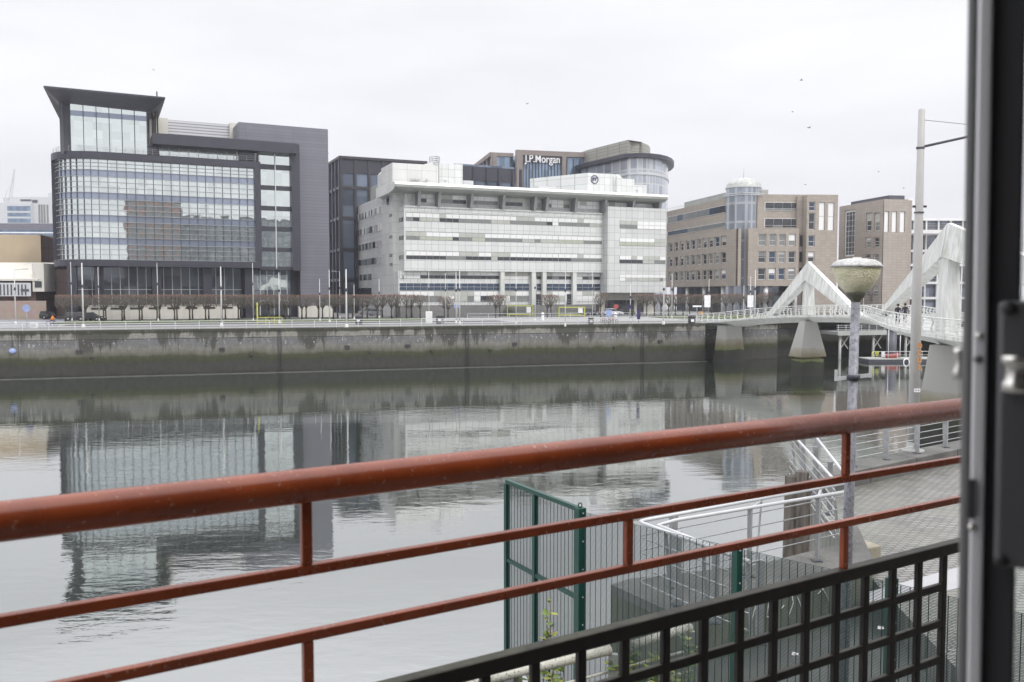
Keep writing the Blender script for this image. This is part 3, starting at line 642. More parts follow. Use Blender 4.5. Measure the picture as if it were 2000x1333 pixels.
for i, z in enumerate(levels):
    o = MB().box(f0+.8, Sb(688), .01, .05, z-.1, z+1.5, 0); pane_row_n = 26; L_ = Sb(688)-f0-.8
    for k in range(pane_row_n):
        x = f0+.8+L_*k/pane_row_n; o.box(x+.1, x+L_/pane_row_n-.1, .05, .1, z, z+(1.4 if i < 4 else 1.4), R.choice((1, 1, 2, 3)) if i > 1 else R.choice((3, 5, 2, 1)))
    sb(o, 'ribbon_window', WM)
o = MB()
for k in range(24): x = f0+.8+L_*k/24; o.box(x+.1, x+L_/24-.1, .05, .1, Zb(751, 577), Zb(751, 562), 1)
sb(o, 'ribbon_window', WM)
for i, y in enumerate((424, 466, 502, 520)):
    o = MB()
    for k in range(3): o.box(Sb(772)+k*.8, Sb(772)+k*.8+.5, .61, .66, Zb(770, y), Zb(770, y-6), 1)
    sb(o, 'stair_window', WM)
# penthouse on the roof with steps in its outline, chimney cage, dishes
pz = Z(820, 365, 8); A_ = lambda px, n=8: S(px, n)
hp = [(A_(766), Z(766, 329, 8)), (A_(772), Z(766, 322, 8)), (A_(823), Z(823, 323, 8)), (A_(836), Z(836, 319.5, 8)), (A_(904), Z(904, 321.5, 8)), (A_(904), pz), (A_(766), pz)]
mb = MB(); k = len(hp)
mb.add([(x, 8, z) for x, z in hp]+[(x, 20, z) for x, z in hp], [tuple(range(k)), tuple(range(k, 2*k))]+[(i, (i+1) % k, k+(i+1) % k, k+i) for i in range(k)]); mb.obj('penthouse', M['panel'], T)
mb = MB(); x = A_(853, 7.6)
for dx in (-.5, .5): mb.bar((x+dx, 7.6, pz), (x+dx, 7.6, Z(853, 318, 8)), .08, .08)
for i in range(14): mb.bar((x-.5, 7.6, pz+.5+i*.45), (x+.5, 7.6, pz+.5+i*.45), .06, .06)
mb.obj('ladder', M['blackplastic'], T)
mb = MB()
for q in range(8): a = q*pi/4; mb.bar((x+1.1*cos(a), 8.8+1.1*sin(a), Z(853, 318, 8)), (x+1.1*cos(a), 8.8+1.1*sin(a), Z(853, 306, 8)), .07, .07)
for z in (311, 307, 315): mb.sweep([(x+1.1*cos(q*pi/6), 8.8-1.1*sin(q*pi/6)) for q in range(12)], -.04, .04, Z(853, z, 8), Z(853, z, 8)+.08, closed=True)
mb.obj('safety_cage', M['galv'], T)
mb = MB()
for px in (806, 812, 818, 834, 870, 1200, 1243, 1270):
    x = S(px, 3); mb.tube([(x, 3, ze), (x, 3, ze+1.3)], .07, 5); mb.lathe([(0, 0), (.35, .1), (.5, .35), (.45, .35), (.3, .12), (0, .05)], (x, 2.8, ze+1.1), 10)
mb.obj('satellite_dish', M['galv_pale'], T)
mb = MB().box(S(905, 9), S(925, 9), 9, 12, pz, pz+1.9).box(S(1052, 6), S(1085, 6), 6, 10, ze, ze+1.7)
for px in (915, 940, 975, 1010, 1090): mb.box(S(px, 5), S(px+9, 5), 5, 8, ze, ze+.9)
mb.obj('roof_plant', M['galv_pale'], T)
# logo box
n5 = 7; lz0 = ze-.2
hp = [(S(1148, n5), lz0), (S(1148, n5), Z(1148, 338, n5)), (S(1208, n5), Z(1208, 341, n5)), (S(1216, n5), Z(1216, 349, n5)), (S(1238, n5), Z(1238, 350, n5)), (S(1238, n5), Z(1238, 362, n5)), (S(1262, n5), Z(1262, 362, n5)), (S(1262, n5), lz0)]
k = len(hp); mb = MB().add([(x, n5, z) for x, z in hp]+[(x-8, n5+14, z) for x, z in hp], [tuple(range(k)), tuple(range(k, 2*k))]+[(i, (i+1) % k, k+(i+1) % k, k+i) for i in range(k)]); mb.obj('penthouse', M['panel'], T)
mb = MB(); x = S(1199, n5)
for dx in (-.4, .4): mb.bar((x+dx, n5-.3, lz0), (x+dx, n5-.3, Z(1199, 345, n5)), .07, .07)
for i in range(9): mb.bar((x-.4, n5-.3, lz0+.4+i*.45), (x+.4, n5-.3, lz0+.4+i*.45), .06, .06)
mb.obj('ladder', M['galv'], T)
def text_mesh(s, size, ext, m, name, parent, loc, rot, bold=0., sx=1):
    cu = bpy.data.curves.new(name, 'FONT'); cu.body = s; cu.size = size; cu.extrude = ext; cu.align_x = 'CENTER'; cu.align_y = 'CENTER'; cu.offset = bold
    t = bpy.data.objects.new(name, cu); C.objects.link(t); dg = bpy.context.evaluated_depsgraph_get(); me = bpy.data.meshes.new_from_object(t.evaluated_get(dg))
    bpy.data.objects.remove(t); me.materials.clear(); me.materials.append(m); o = bpy.data.objects.new(name, me); C.objects.link(o); o.parent = parent; o.location = loc; o.rotation_euler = rot; o.scale = (sx, 1, 1)
    return o
cx, cz = B.L(1161.5, 351, n5-.1); rr = .95
def ringlogo(parent, mtx, cx, cy, cz, rr, s):
    prof = [(rr*.83, 0), (rr, 0), (rr, .1), (rr*.83, .1), (rr*.83, 0)]
    o = MB().lathe(prof, (0, 0, 0), 36, smooth=False).obj('logo_ring', M['navy'], parent)
    o.location = (cx, cy, cz); o.rotation_euler = (pi/2, 0, 0)
    t = text_mesh('BT', rr*1.05, .05, M['navy'], 'logo_letters', parent, (cx, cy-.05, cz), (pi/2, 0, 0), .035)
    if mtx:
        for q in (o, t): q.matrix_basis = mtx @ Matrix.Translation((cx, cy, cz)) @ Matrix.Rotation(pi, 4, 'Z') @ Matrix.Rotation(pi/2, 4, 'X')
ringlogo(T, None, cx, n5-.02, cz, rr, 1)
x_, z_ = Bs.L(769, 393, -.6); ringlogo(T, SM, x_-.2, .68, z_, .85, 1)

# ---------------- dark bronze glass office behind
D_ = Fac(668, 205, 24); S, Z = D_.S, D_.Z
T = fthing(D_, 'office_building', 'black framed glass office block rising behind the white panelled one', 'office building')
zt = Z(668, 308); s1 = S(1016)
MB().box(0, s1, 0, 40, 0, Z(668, 309)-9).box(0, S(834), 0, 40, Z(668, 309)-9, zt-.3).obj('glazing', M['dkglass'], T)
fh_ = (zt)/8.2
levels = [zt-v for v in (0, 4.2, 10.2, 17, 24, 31)]
mb = MB()
for i in range(30):
    x = i*3.35
    if x > s1: break
    top = zt if x < S(834) else zt-9
    mb.box(x-.3, x+.3, -.5, .0, 0, top)
for z in (zt-6.9, zt-14, zt-21.4, zt-28.5): mb.box(0, s1 if z < zt-9 else S(834), -.4, -.01, z-.35, z+.35)
mb.obj('frame', M['dkframe'], T)
MB().box(.3, S(834), -.25, -.02, zt-3.6, zt-.3).obj('louvre_band', M['slate_dark'], T)
MB().box(-.5, S(834), -.7, 40, zt-.3, zt+.3).obj('roof_edge', M['dkframe'], T)
x0, x1 = S(903), s1
MB().box(x0-1, x1, 3, 30, 5, Z(903, 321, 3)).box(x0, x1+.1, 2.6, 2.99, Z(903, 321, 3)-.5, Z(903, 321, 3)).obj('rear_block', M['dkglass'], T)
mb = MB()
for px in (925, 951, 974, 1001, 1016): mb.box(S(px, 3)-.3, S(px, 3)+.3, 2.4, 2.98, 5, Z(903, 321, 3)-.5)
mb.box(x0, x1, 2.7, 2.97, Z(903, 321, 3)-4, Z(903, 321, 3)-.51)
mb.obj('rear_frame', M['slate_dark'], T)
mb = MB()
for i in range(10): mb.box(-.5, 0, i*3.6+.05, i*3.6+.6, 0, zt-.35)
for z in (zt-6.9, zt-14, zt-21.4, zt-28.5): mb.box(-.35, -.02, 0, 36, z-.3, z+.3)
mb.obj('side_frame', M['slate'], T)

# ---------------- tan stone tower with the bank's name
J = Fac(1017, 262, 14); S, Z = J.S, J.Z
T = fthing(J, 'office_building', 'tan stone office tower carrying white name lettering on its glass top', 'office building')
zt = Z(1030, 293.5)
MB().box(.05, S(1167), .8, 30, 0, zt-.6).obj('glazing', M['blueglass'], T)
mb = MB().box(-1.3, S(1167), 0, 1.6, zt-1.5, zt).box(-1.3, .55, -.3, 1.6, 0, zt-1.51).box(S(1097), S(1105), -.3, 1.6, 0, zt-1.51).box(S(1158), S(1167), 0, 1.6, 0, zt-1.51)
mb.box(S(1097), S(1167), 0, .75, Z(1120, 310)+.5, zt-1.52)
mb.obj('stone_frame', M['stone_tan'], T)
MB().box(.6, S(1096), .2, .75, Z(1050, 318), zt-1.6).obj('sign_panel', M['dkframe'], T)
text_mesh('J.P.Morgan', 3.2, .08, M['white'], 'name_lettering', T, ((.6+S(1097))/2+.1, .1, Z(1057, 311.5)), (pi/2, 0, 0), .03, .80)
mb = MB()
for i in range(12): x = .9+i*(S(1096)-.9)/12; mb.box(x-.09, x+.09, .55, .79, 0, Z(1050, 318))
for i in range(5): x = S(1108)+i*(S(1158)-S(1108))/4; mb.box(x-.09, x+.09, .55, .79, 0, Z(1120, 310))
mb.obj('mullion', M['dkframe'], T)
MB().box(S(964, 4), -1.31, 4, 30, 0, zt-1.0).obj('left_glazing', M['blueglass'], T)
mb = MB().box(S(962, 4), -1.32, 3.5, 6, zt-1.6, zt-.5).box(S(962, 4), S(970, 4), 3.4, 6, 0, zt-1.6)
mb.obj('left_frame', M['stone_tan'], T)
c0 = S(962, 4); far = Vector((S(931, 30), 34)); near = Vector((c0, 4)); dv = far-near
MB().prism([tuple(near), tuple(far), (far.x+8, far.y+4), (near.x+6, near.y+4)], 0, zt-.8).obj('side_glazing', M['dkglass'], T)
mb = MB(); nr = Vector((-dv.y, dv.x)).normalized()
for i in range(6): p = near+dv*(i/5)+nr*.25; mb.bar((p.x, p.y, 0), (p.x, p.y, zt-.8), .8, .5, up=(nr.x, nr.y, 0))
p0 = near+nr*.3; p1 = far+nr*.3; mb.bar((p0.x, p0.y, zt-1), (p1.x, p1.y, zt-1), 1.0, 1.2)
mb.obj('side_frame', M['stone_tan'], T)
mb = MB()
for px in range(1033, 1075, 5): mb.box(S(px, 8), S(px, 8)+.35, 8, 8.3, zt, zt+R.uniform(.5, 1.3))
mb.box(S(1030, 8), S(1075, 8), 8, 8.3, zt+.5, zt+.7).box(S(1128, 8), S(1138, 8), 8, 10, zt, zt+.8)
mb.obj('roof_plant', M['slate'], T)

# ---------------- curved office tower behind the logo
cxy = dp(1205, 400, 268)
K = Fac(1100, 262, 0); 
T = thing('office_tower', (dp(1100, 400, 262).x, 262, GZ), 0, 'round ended pale glass tower with overhanging dark eaves and banded drum', 'office tower')
ox = dp(1100, 400, 262).x
def kp(px, D): return (dp(px, 400, D).x-ox, D-262)
pth = [kp(1075, 285), kp(1108, 276), kp(1150, 262), kp(1196, 246)]
cx_, cy_ = kp(1226, 268); rx = (kp(1315, 262)[0]-cx_)*.90
arc = [(cx_+rx*cos(a), cy_-24*sin(a)) for a in [radians(104-13*i) for i in range(0, 11)]]
pth = pth[:3]+arc
def zz(y, D): return dp(1200, y, D).z-GZ
z_e = zz(311, 246); 
mb = MB().sweep(pth, -8, 0, 0, z_e); mb.obj('glass_wall', gridmat('pale curved tower glass', (.42, .45, .50), 1.5, 3.9, .3, (.62, .63, .62), .30, .15, .35), T)
MB().sweep(pth[:], -10, 1.7, z_e, z_e+1.1).obj('eaves', M['slate_dark'], T)
MB().sweep(pth, .01, .25, z_e-4.6, z_e-3.9).obj('floor_band', M['galv_pale'], T)
dr = [(p[0]*1.0-.0, p[1]+3) for p in pth[1:4]]+[(cx_-1+(rx-4)*cos(a), cy_+2-19*sin(a)) for a in [radians(90-15*i) for i in range(0, 9)]]
MB().sweep(dr, -6, 0, z_e+1.1, z_e+5.6).obj('drum', gridmat('banded bronze drum', (.34, .335, .29), 2.2, .9, .2, (.24, .235, .2), .06, .5, .2), T)
MB().prism([(a[0]*.55+cx_*.45, a[1]*.5+cy_*.5) for a in dr], z_e+5.6, z_e+7.2).obj('roof_cap', M['slate'], T)

# ---------------- brown stone building with the domed tower
W = Fac(1450, 199, 5); S, Z = W.S, W.Z
T = fthing(W, 'office_building', 'brown stone office building with glass stair tower and pale dome', 'office building')
Wl = Fac(1437, 199, 103); ML = Matrix.Rotation(-W.a, 4, 'Z') @ Matrix.Translation((Wl.O[0]-W.O[0], Wl.O[1]-W.O[1], 0)) @ Matrix.Rotation(Wl.a, 4, 'Z') @ Matrix.Scale(-1, 4, (1, 0, 0)) @ Matrix.Rotation(0, 4, 'Z')
def lw(o): o.matrix_basis = ML2; return o
# left wing frame: x = distance back along facade, +y inwards (to the right)
ML2 = Matrix.Rotation(-W.a, 4, 'Z') @ Matrix.Translation((Wl.O[0]-W.O[0], Wl.O[1]-W.O[1], 0)) @ Matrix.Rotation(Wl.a, 4, 'Z') @ Matrix.Scale(-1, 4, (0, 1, 0))
Sl = lambda px: Wl.L(px, 480)[0]
zsof = Wl.Z(1437, 559); zlow = Wl.Z(1437, 447); zroof = Z(1600, 381.5)
L_ = Sl(1290)
sub = lambda d: d  # depth helper
# lower volume, openings
cols = [(1370+x/4.6, 1370+(x+44)/4.6) for x in ()]
wpx = [(1408, 1418), (1395.5, 1404.5), (1383.5, 1392), (1372, 1380), (1361, 1368.5), (1349.5, 1357), (1339, 1346), (1328, 1334.5), (1317.5, 1324), (1306.5, 1313), (1296.5, 1302)]
holes = []
for a, b in wpx:
    for y0, y1 in ((461, 481), (493, 514), (526, 546)):
        zz1 = Wl.Z(1413, y0); zz0 = Wl.Z(1413, y1); holes.append((Sl(b), Sl(a), zz0, zz1))
mb = wallholes(MB(), 0, L_, zsof, zlow, 0, holes, .4)
mb.box(7, L_, .45, 12, zsof, zlow-.05).box(0, 6.99, .45, 1.2, zsof, zlow-.05)
lw(mb.obj('wing_wall', M['brown'], T))
for a, b, c, d in holes: lw(window(T, a+.05, b-.05, .33, c+.05, d-.05, 1, (1, 2, 6, 1)))
# upper storeys of the wing (set back 2 m)
zu = Wl.Z(1437, 380)
for y0, y1 in ((441, 430.5), (412, 397)):
    z0_, z1_ = Wl.Z(1420, y0), Wl.Z(1420, y1)
    o = MB().box(4.0, L_-1, 1.55, 1.59, z0_, z1_, 0); pane_row(o, 4.2, L_-1.4, 1.55, z0_+.1, z1_-.1, 3.1, (1, 2, 2, 6)); lw(o.obj('ribbon_window', WM, T))
lw(MB().box(4, L_, 1.6, 8, zlow-.3, zu).obj('upper_wall', M['brown'], T))
lw(MB().box(4, L_*.8, 3, 10, zu, zu+1.7).obj('roof_plant', M['soffit'], T))
lw(MB().bar((0, 1.5, zu+.7), (L_, 1.5, zu+.7), .07, .07).bar((0, 1.5, zu+.4), (L_, 1.5, zu+.4), .05, .05).obj('roof_rail', M['galv_pale'], T))
# tower
tx, ty = S(1458, 3), 5.5; tr_ = (S(1491, 3)-S(1425, 3))/2
ztw = Z(1458, 367, 3)
MB().lathe([(tr_, 0), (tr_, ztw)], (tx, ty, 0), 16, smooth=False).obj('stair_tower', M['towerglass'], T)
dm = [(tr_*1.03, ztw), (tr_*1.03, ztw+.35)]+[(tr_*1.0*cos(a), ztw+.35+tr_*.55*sin(a)) for a in [i*pi/16 for i in range(0, 8)]]+[(.01, ztw+.35+tr_*.55)]
MB().lathe(dm, (tx, ty, 0), 24).obj('dome', M['lead'], T)
MB().tube([(tx, ty, ztw+2), (tx, ty, ztw+4.8)], .06, 5).obj('aerial', M['galv'], T)
mb = MB()
for z in (Z(1458, 380, 3), Z(1458, 383, 3)): mb.sweep([(tx+(tr_+.8)*cos(q*pi/10), ty-(tr_+.8)*sin(q*pi/10)) for q in range(20)], -.1, .1, z, z+.15, closed=True)
for q in range(10): a = q*pi/5; mb.bar((tx+tr_*cos(a), ty+tr_*sin(a), Z(1458, 383, 3)), (tx+(tr_+.8)*cos(a), ty+(tr_+.8)*sin(a), Z(1458, 383, 3)), .15, .15)
mb.obj('tower_gallery', M['galv_pale'], T)
# front: lower projecting volume with 4 x 3 windows
a0, a1 = S(1462), S(1560); zl0, zl1 = Z(1500, 559), Z(1500, 446)
holes = [(S(a), S(b), Z(1500, d), Z(1500, c)) for a, b in ((1481, 1496.5), (1502, 1516), (1521, 1534.5), (1540, 1554)) for c, d in ((457, 480.5), (491, 513.5), (524, 547))]
mb = wallholes(MB(), a0, a1, zl0, zl1, 0, holes, .4); mb.box(a0, a1, .45, 9, zl0, zl1-.05); mb.box(a0-.02, a0, 0, .45, zl0, zl1).box(a1, a1+.02, 0, .45, zl0, zl1)
mb.obj('front_wall', M['brown'], T)
for h in holes: window(T, h[0]+.06, h[1]-.06, .33, h[2]+.06, h[3]-.06, 1, (1, 2, 6))
mb = MB().box(S(1478, 2), S(1575, 2), 2, 14, zl1-.3, Z(1500, 380, 2)); mb.obj('upper_wall', M['brown'], T)
for y0, y1 in ((412.5, 395.5), (445.5, 427)):
    z0_, z1_ = Z(1520, y0, 2), Z(1520, y1, 2); o = MB().box(S(1492, 2), S(1562, 2), 1.9, 1.99, z0_, z1_, 0); pane_row(o, S(1493, 2), S(1561, 2), 1.9, z0_+.6, z1_-.1, 2.3, (1, 1, 2)); pane_row(o, S(1493, 2), S(1561, 2), 1.9, z0_+.08, z0_+.52, 2.3, (1, 2)); o.obj('ribbon_window', WM, T)
# right projecting bay
b0, b1 = S(1575, -1), S(1635, -1)
holes = [(S(1578.5, -1), S(1591, -1), Z(1585, y1, -1), Z(1585, y0, -1)) for y0, y1 in ((394, 412), (416, 449), (460, 482), (492, 512), (524, 546))]
tall = [(S(1598.5, -1), S(1610, -1), Z(1600, 450, -1), Z(1600, 395.5, -1)), (S(1616, -1), S(1628, -1), Z(1620, 450.5, -1), Z(1620, 396, -1))]
mb = wallholes(MB(), b0, b1, 0, zroof, -1, holes+tall, .35); mb.box(b0, b1, -.6, 14, 0, zroof-.05).box(b0-.02, b0, -1, -.6, 0, zroof).box(b1, b1+.02, -1, -.6, 0, zroof)
mb.obj('projecting_bay', M['brown'], T)
for h in holes: window(T, h[0]+.05, h[1]-.05, -.7, h[2]+.05, h[3]-.05, 1, (1, 2, 6))
for h in tall: o = MB().box(h[0]+.05, h[1]-.05, -.75, -.7, h[2]+.05, h[3]-.05, 5); o.box(h[0]+.05, h[1]-.05, -.78, -.755, (h[2]+h[3])/2-.06, (h[2]+h[3])/2+.06, 3); o.obj('tall_window', WM, T)
MB().box(a1+.03, b0-.03, 1.2, 10, 0, zroof-.3).obj('recess_wall', M['brown'], T)
mb = MB()
for y0, y1 in ((460, 482), (492, 512), (524, 546)): mb.box(S(1562, 1.1), S(1569, 1.1), 1.12, 1.18, Z(1565, y1, 1.2), Z(1565, y0, 1.2), 1)
mb.obj('recess_window', WM, T)
# undercroft
MB().box(a0, b0-.1, 5, 9, 0, zl0).obj('undercroft_glass', M['gdim'], T)
lw(MB().box(8, L_, 5, 9, 0, zsof).obj('undercroft_glass', M['gdim'], T))
for px in (1497, 1554): MB().tube([(S(px, 1), 1, 0), (S(px, 1), 1, zl0)], .55, 12).obj('column', M['whitepaint'], T)
for px in (1406, 1370, 1337, 1307): lw(MB().tube([(Sl(px), 1, 0), (Sl(px), 1, zsof)], .5, 12).obj('column', M['whitepaint'], T))

# ---------------- second brown building
V = Fac(1723, 200, 12); S, Z = V.S, V.Z
T = fthing(V, 'office_building', 'brown stone office building with three tall pale slot windows, behind the globe lamp', 'office building')
zr = Z(1723, 389); c1 = S(1772)
tall = [(S(a), S(b), Z(1735, 454), Z(1735, 413)) for a, b in ((1726, 1735), (1741, 1750.5), (1756.5, 1766.5))]
mb = wallholes(MB(), 0, c1, 0, zr, 0, tall, .35); mb.box(1.5, c1, .4, 18, 0, zr-.05).box(c1, c1+.02, 0, .4, 0, zr); mb.obj('front_wall', M['brown2'], T)
for h in tall: MB().box(h[0]+.05, h[1]-.05, .25, .3, h[2]+.05, h[3]-.05, 5).obj('tall_window', WM, T)
V2 = Fac(1722, 200, 101); MV = Matrix.Rotation(-V.a, 4, 'Z') @ Matrix.Translation((V2.O[0]-V.O[0], V2.O[1]-V.O[1], 0)) @ Matrix.Rotation(V2.a, 4, 'Z') @ Matrix.Scale(-1, 4, (0, 1, 0))
def vw(o): o.matrix_basis = MV; return o
Sv = lambda px: V2.L(px, 480)[0]; Zv = V2.Z
holes = [(Sv(b), Sv(a), Zv((a+b)/2, y1), Zv((a+b)/2, y0)) for a, b in ((1690, 1701), (1706, 1717)) for y0, y1 in ((416, 452), (464, 484), (497, 512), (560, 580))]
holes.append((Sv(1669), Sv(1648), Zv(1658, 502), Zv(1658, 411)))
e_ = Sv(1638)
mb = wallholes(MB(), 0, e_, 0, zr, 0, holes, .4); mb.box(1.0, e_, .45, 8, 0, zr-.05); vw(mb.obj('side_wall', M['brown2'], T))
for h in holes[:-1]: vw(window(T, h[0]+.1, h[1]-.1, .33, h[2]+.1, h[3]-.1, 1, (1, 2), tr=(.3, .6)))
h = holes[-1]; vw(window(T, h[0]+.1, h[1]-.1, .33, h[2]+.1, h[3]-.1, 3, (1,), .4, tr=(.1, .2, .3, .45, .55, .66, .78, .9)))
vw(MB().box(1, e_*.9, 2, 6, zr, zr+1.0).obj('roof_plant', M['slate'], T))

# ---------------- white building with louvred storeys
Q = Fac(1758, 214, 3); S, Z = Q.S, Q.Z
T = fthing(Q, 'office_building', 'white office building with louvred glass storeys beyond the tall mast', 'office building')
e_ = S(1990)
MB().box(.6, e_, 2.5, 20, 0, Z(1800, 430)).obj('glazing', glassmat('grey louvred glazing', (.20, .22, .26), .3, .12, .5, .4, 1.4, 1.2), T)
mb = MB()
for y in (427, 451, 456, 489, 517, 552, 582): mb.box(.3, e_, 1.6 if y > 440 else 1.2, 2.49, Z(1800, y+3.2), Z(1800, y-1.5))
mb.box(0, e_, -.8, 2.4, Z(1800, 457), Z(1800, 449.5)); mb.obj('floor_slab', M['whitepaint'], T)
mb = MB()
for y in list(range(436, 447, 3))+list(range(462, 486, 4))+list(range(494, 514, 4))+list(range(524, 548, 5)): mb.box(.4, e_, 2.0, 2.4, Z(1800, y+.5), Z(1800, y-.3))
mb.obj('louvre', M['galv'], T)
for i in range(12): x = 1+i*3.1; MB().box(x-.16, x+.16, 1.7, 2.1, 0, Z(1800, 430)).obj('column', M['whitepaint'], T)
MB().box(S(1772, 6), S(1784, 6), 6, 12, 0, Z(1780, 388, 6)).obj('core_tower', M['whitepaint'], T)

# ---------------- buildings at the far left
U = Fac(82, 172, 6); S, Z = U.S, U.Z
T = fthing(U, 'warehouse', 'low brick warehouse with big patchy beige gable at the street corner', 'warehouse')
MB().box(S(-60), 0, 0, 30, 0, Z(50, 459)).obj('gable_wall', M['beige'], T)
o_ = MB().add([(0.02, 0, 0), (0.02+1.6, 22, 0), (1.6, 22, Z(82, 459)-2.2), (.02, 0, Z(82, 459)), (-.5, 22, 0), (-.5, 22, Z(82, 459)-2.2)], [(0, 1, 2, 3), (1, 4, 5, 2)]); o_.obj('side_wall', M['redbrick'], T)
V_ = Fac(70, 160, 6)
T = fthing(V_, 'market_shed', 'white roofed shed with graffiti wall in front of the beige gable', 'shed')
S, Z = V_.S, V_.Z; ew = S(84)
mb = MB().box(S(-60), ew-1.5, 0, 9, 0, Z(40, 548)); mb.obj('wall', M['redbrick'], T)
MB().add([(S(-60), -1.2, Z(40, 549)), (ew-.5, -1.2, Z(40, 549)), (ew, 9, Z(40, 513)), (S(-60), 9, Z(40, 513)), (S(-60), -1.2, Z(40, 545)), (ew-.5, -1.2, Z(40, 545)), (ew, 9, Z(40, 510)), (S(-60), 9, Z(40, 510))], [(3,2,1,0),(4,5,6,7),(0,1,5,4),(1,2,6,5),(2,3,7,6),(3,0,4,7)]).obj('roof', M['cream'], T)
MB().box(ew-1.6, ew+.4, -1.0, 4, Z(70, 570), Z(70, 515)).obj('gable_panel', M['cream'], T)
MB().box(ew-1.2, ew, -1.08, -1.01, Z(70, 562), Z(70, 550)).obj('window', M['w_dark'], T)
mb = MB().box(S(-60), S(58, -1.2), -1.3, -1.2, Z(40, 579), Z(40, 553), 0)
for px in range(-10, 50, 7): mb.box(S(px, -1.3), S(px, -1.3)+.25, -1.36, -1.31, Z(40, 577), Z(40, 556), 1)
mb.box(S(38, -1.3), S(54, -1.3), -1.37, -1.32, Z(40, 570), Z(40, 565), 1)
mb.obj('hoarding', [M['galv_pale'], M['slate']], T)
m = NT('sprayed graffiti wall'); a = m.n('TexNoise'); a.inputs['Scale'].default_value = 1.1; a.inputs['Detail'].default_value = 3; m.l(m.coord(), a.inputs[0])
m.base(m.mix(.55, m.mix(.35, (.30, .20, .16), a.outputs['Color']), (.30, .22, .17)), .85)
MB().box(S(-60), S(86, -2), -1.9, -1.6, 0, Z(40, 588, -2)).obj('graffiti_wall', m.m, T)
# pale blocks far behind
farm = lambda nm, c, w, h, l, lc: gridmat(nm, c, w, h, l, lc, .12, .3, .1)
X_ = Fac(24, 420, 4); S, Z = X_.S, X_.Z
T = fthing(X_, 'hotel_building', 'tall pale block with vertical slot windows farthest off at the left', 'hotel')
MB().box(0, S(112), 0, 20, 0, Z(60, 385)).obj('wall', M['galv_pale'], T)
MB().box(S(97, 2), S(112, 2), 2, 8, Z(60, 385), Z(60, 376)).obj('roof_plant', M['galv_pale'], T)
mb = MB()
for px in (77, 82, 87, 93, 104): mb.box(S(px), S(px)+.9, -.1, -.01, Z(60, 436), Z(60, 400))
mb.obj('slot_window', M['w_mid'], T)
mb = MB().box(S(43), S(64), -.3, -.01, Z(50, 393), Z(50, 390)).box(S(66), S(76), -.3, -.01, Z(50, 396), Z(50, 391)); mb.obj('sign_letters', M['slate'], T)
for y0, y1 in ((413, 404), (424, 417), (436, 428)): MB().box(0, S(66), -2.5, -2.4, Z(40, y0), Z(40, y1)).obj('window_band', M['blueglass'], T)
MB().box(-30, S(66), -2.39, 0, 0, Z(30, 398)).obj('front_block', M['galv_pale'], T)
X_ = Fac(0, 330, 4); S, Z = X_.S, X_.Z
T = fthing(X_, 'office_building', 'low blue grey glazed block behind the beige gable warehouse', 'office building')
MB().box(-30, S(118), 0, 20, 0, Z(60, 437)).obj('glazing', M['blueglass'], T)
MB().box(-30, S(118), -.4, -.01, Z(60, 450), Z(60, 437)).obj('parapet', M['slab'], T)
mb = MB()
for y in (455, 466, 478, 490, 502, 515): mb.box(-30, S(118), -.3, -.01, Z(60, y+1), Z(60, y-1))
mb.obj('floor_band', M['white'], T)
X_ = Fac(98, 255, 20); S, Z = X_.S, X_.Z
T = fthing(X_, 'tenement_building', 'small sandstone tenement glimpsed beside the dark office block', 'tenement')
mb = MB().box(0, 14, 0, 10, 0, Z(110, 552)); mb.obj('wall', M['beige'], T)
MB().hexa([(-.4, -.4, Z(110, 552)), (14, -.4, Z(110, 552)), (14, 10, Z(110, 552)), (-.4, 10, Z(110, 552))], [(2, 4, Z(110, 535)), (12, 4, Z(110, 535)), (12, 6, Z(110, 535)), (2, 6, Z(110, 535))]).obj('roof', M['slate'], T)
for i in range(4):
    for j in range(2): MB().box(.8+i*2, 1.9+i*2, -.05, -.003, 1.8+j*3, 3.5+j*3).obj('window', M['w_dark'], T)
# tower crane
cp = dp(20, 400, 520)
T = thing('tower_crane', (cp.x, cp.y, GZ), 0, 'pale lattice tower crane with raised jib on the skyline', 'crane')
s_ = 520/1700
mb = MB(); zt = dp(20, 392, 520).z-GZ
for dx in (-.8, .8): mb.bar((dx, 0, 0), (dx, 0, zt), .35, .35)
for i in range(24): mb.bar((-.8, 0, zt*i/24), (.8, 0, zt*(i+1)/24), .2, .2)
mb.obj('mast', M['galv_pale'], T)
jt = dp(28, 331, 520); jx = jt.x-cp.x; jz = jt.z-GZ
mb = MB(); mb.bar((-1, 0, zt), (jx, 0, jz), .35, .35).bar((1.0, 0, zt), (jx+.3, 0, jz), .35, .35)
for i in range(14): f = i/14; g_ = (i+1)/14; mb.bar((-1+(jx+1)*f, 0, zt+(jz-zt)*f), (1+(jx-.7)*g_, 0, zt+(jz-zt)*g_), .2, .2)
mb.obj('jib', M['galv_pale'], T)
MB().box(-3.5, -.9, -1, 1, zt-1, zt+1.6).box(-1.2, 1.2, -1.1, 1.1, zt-1.5, zt-.02).obj('counterweight', M['galv_pale'], T)
MB().bar((-3, 0, zt+1.5), (-1.5, 0, zt+6), .3, .3).bar((-1.5, 0, zt+6), (jx*.6, 0, zt+(jz-zt)*.6), .12, .12).obj('stay', M['galv_pale'], T)

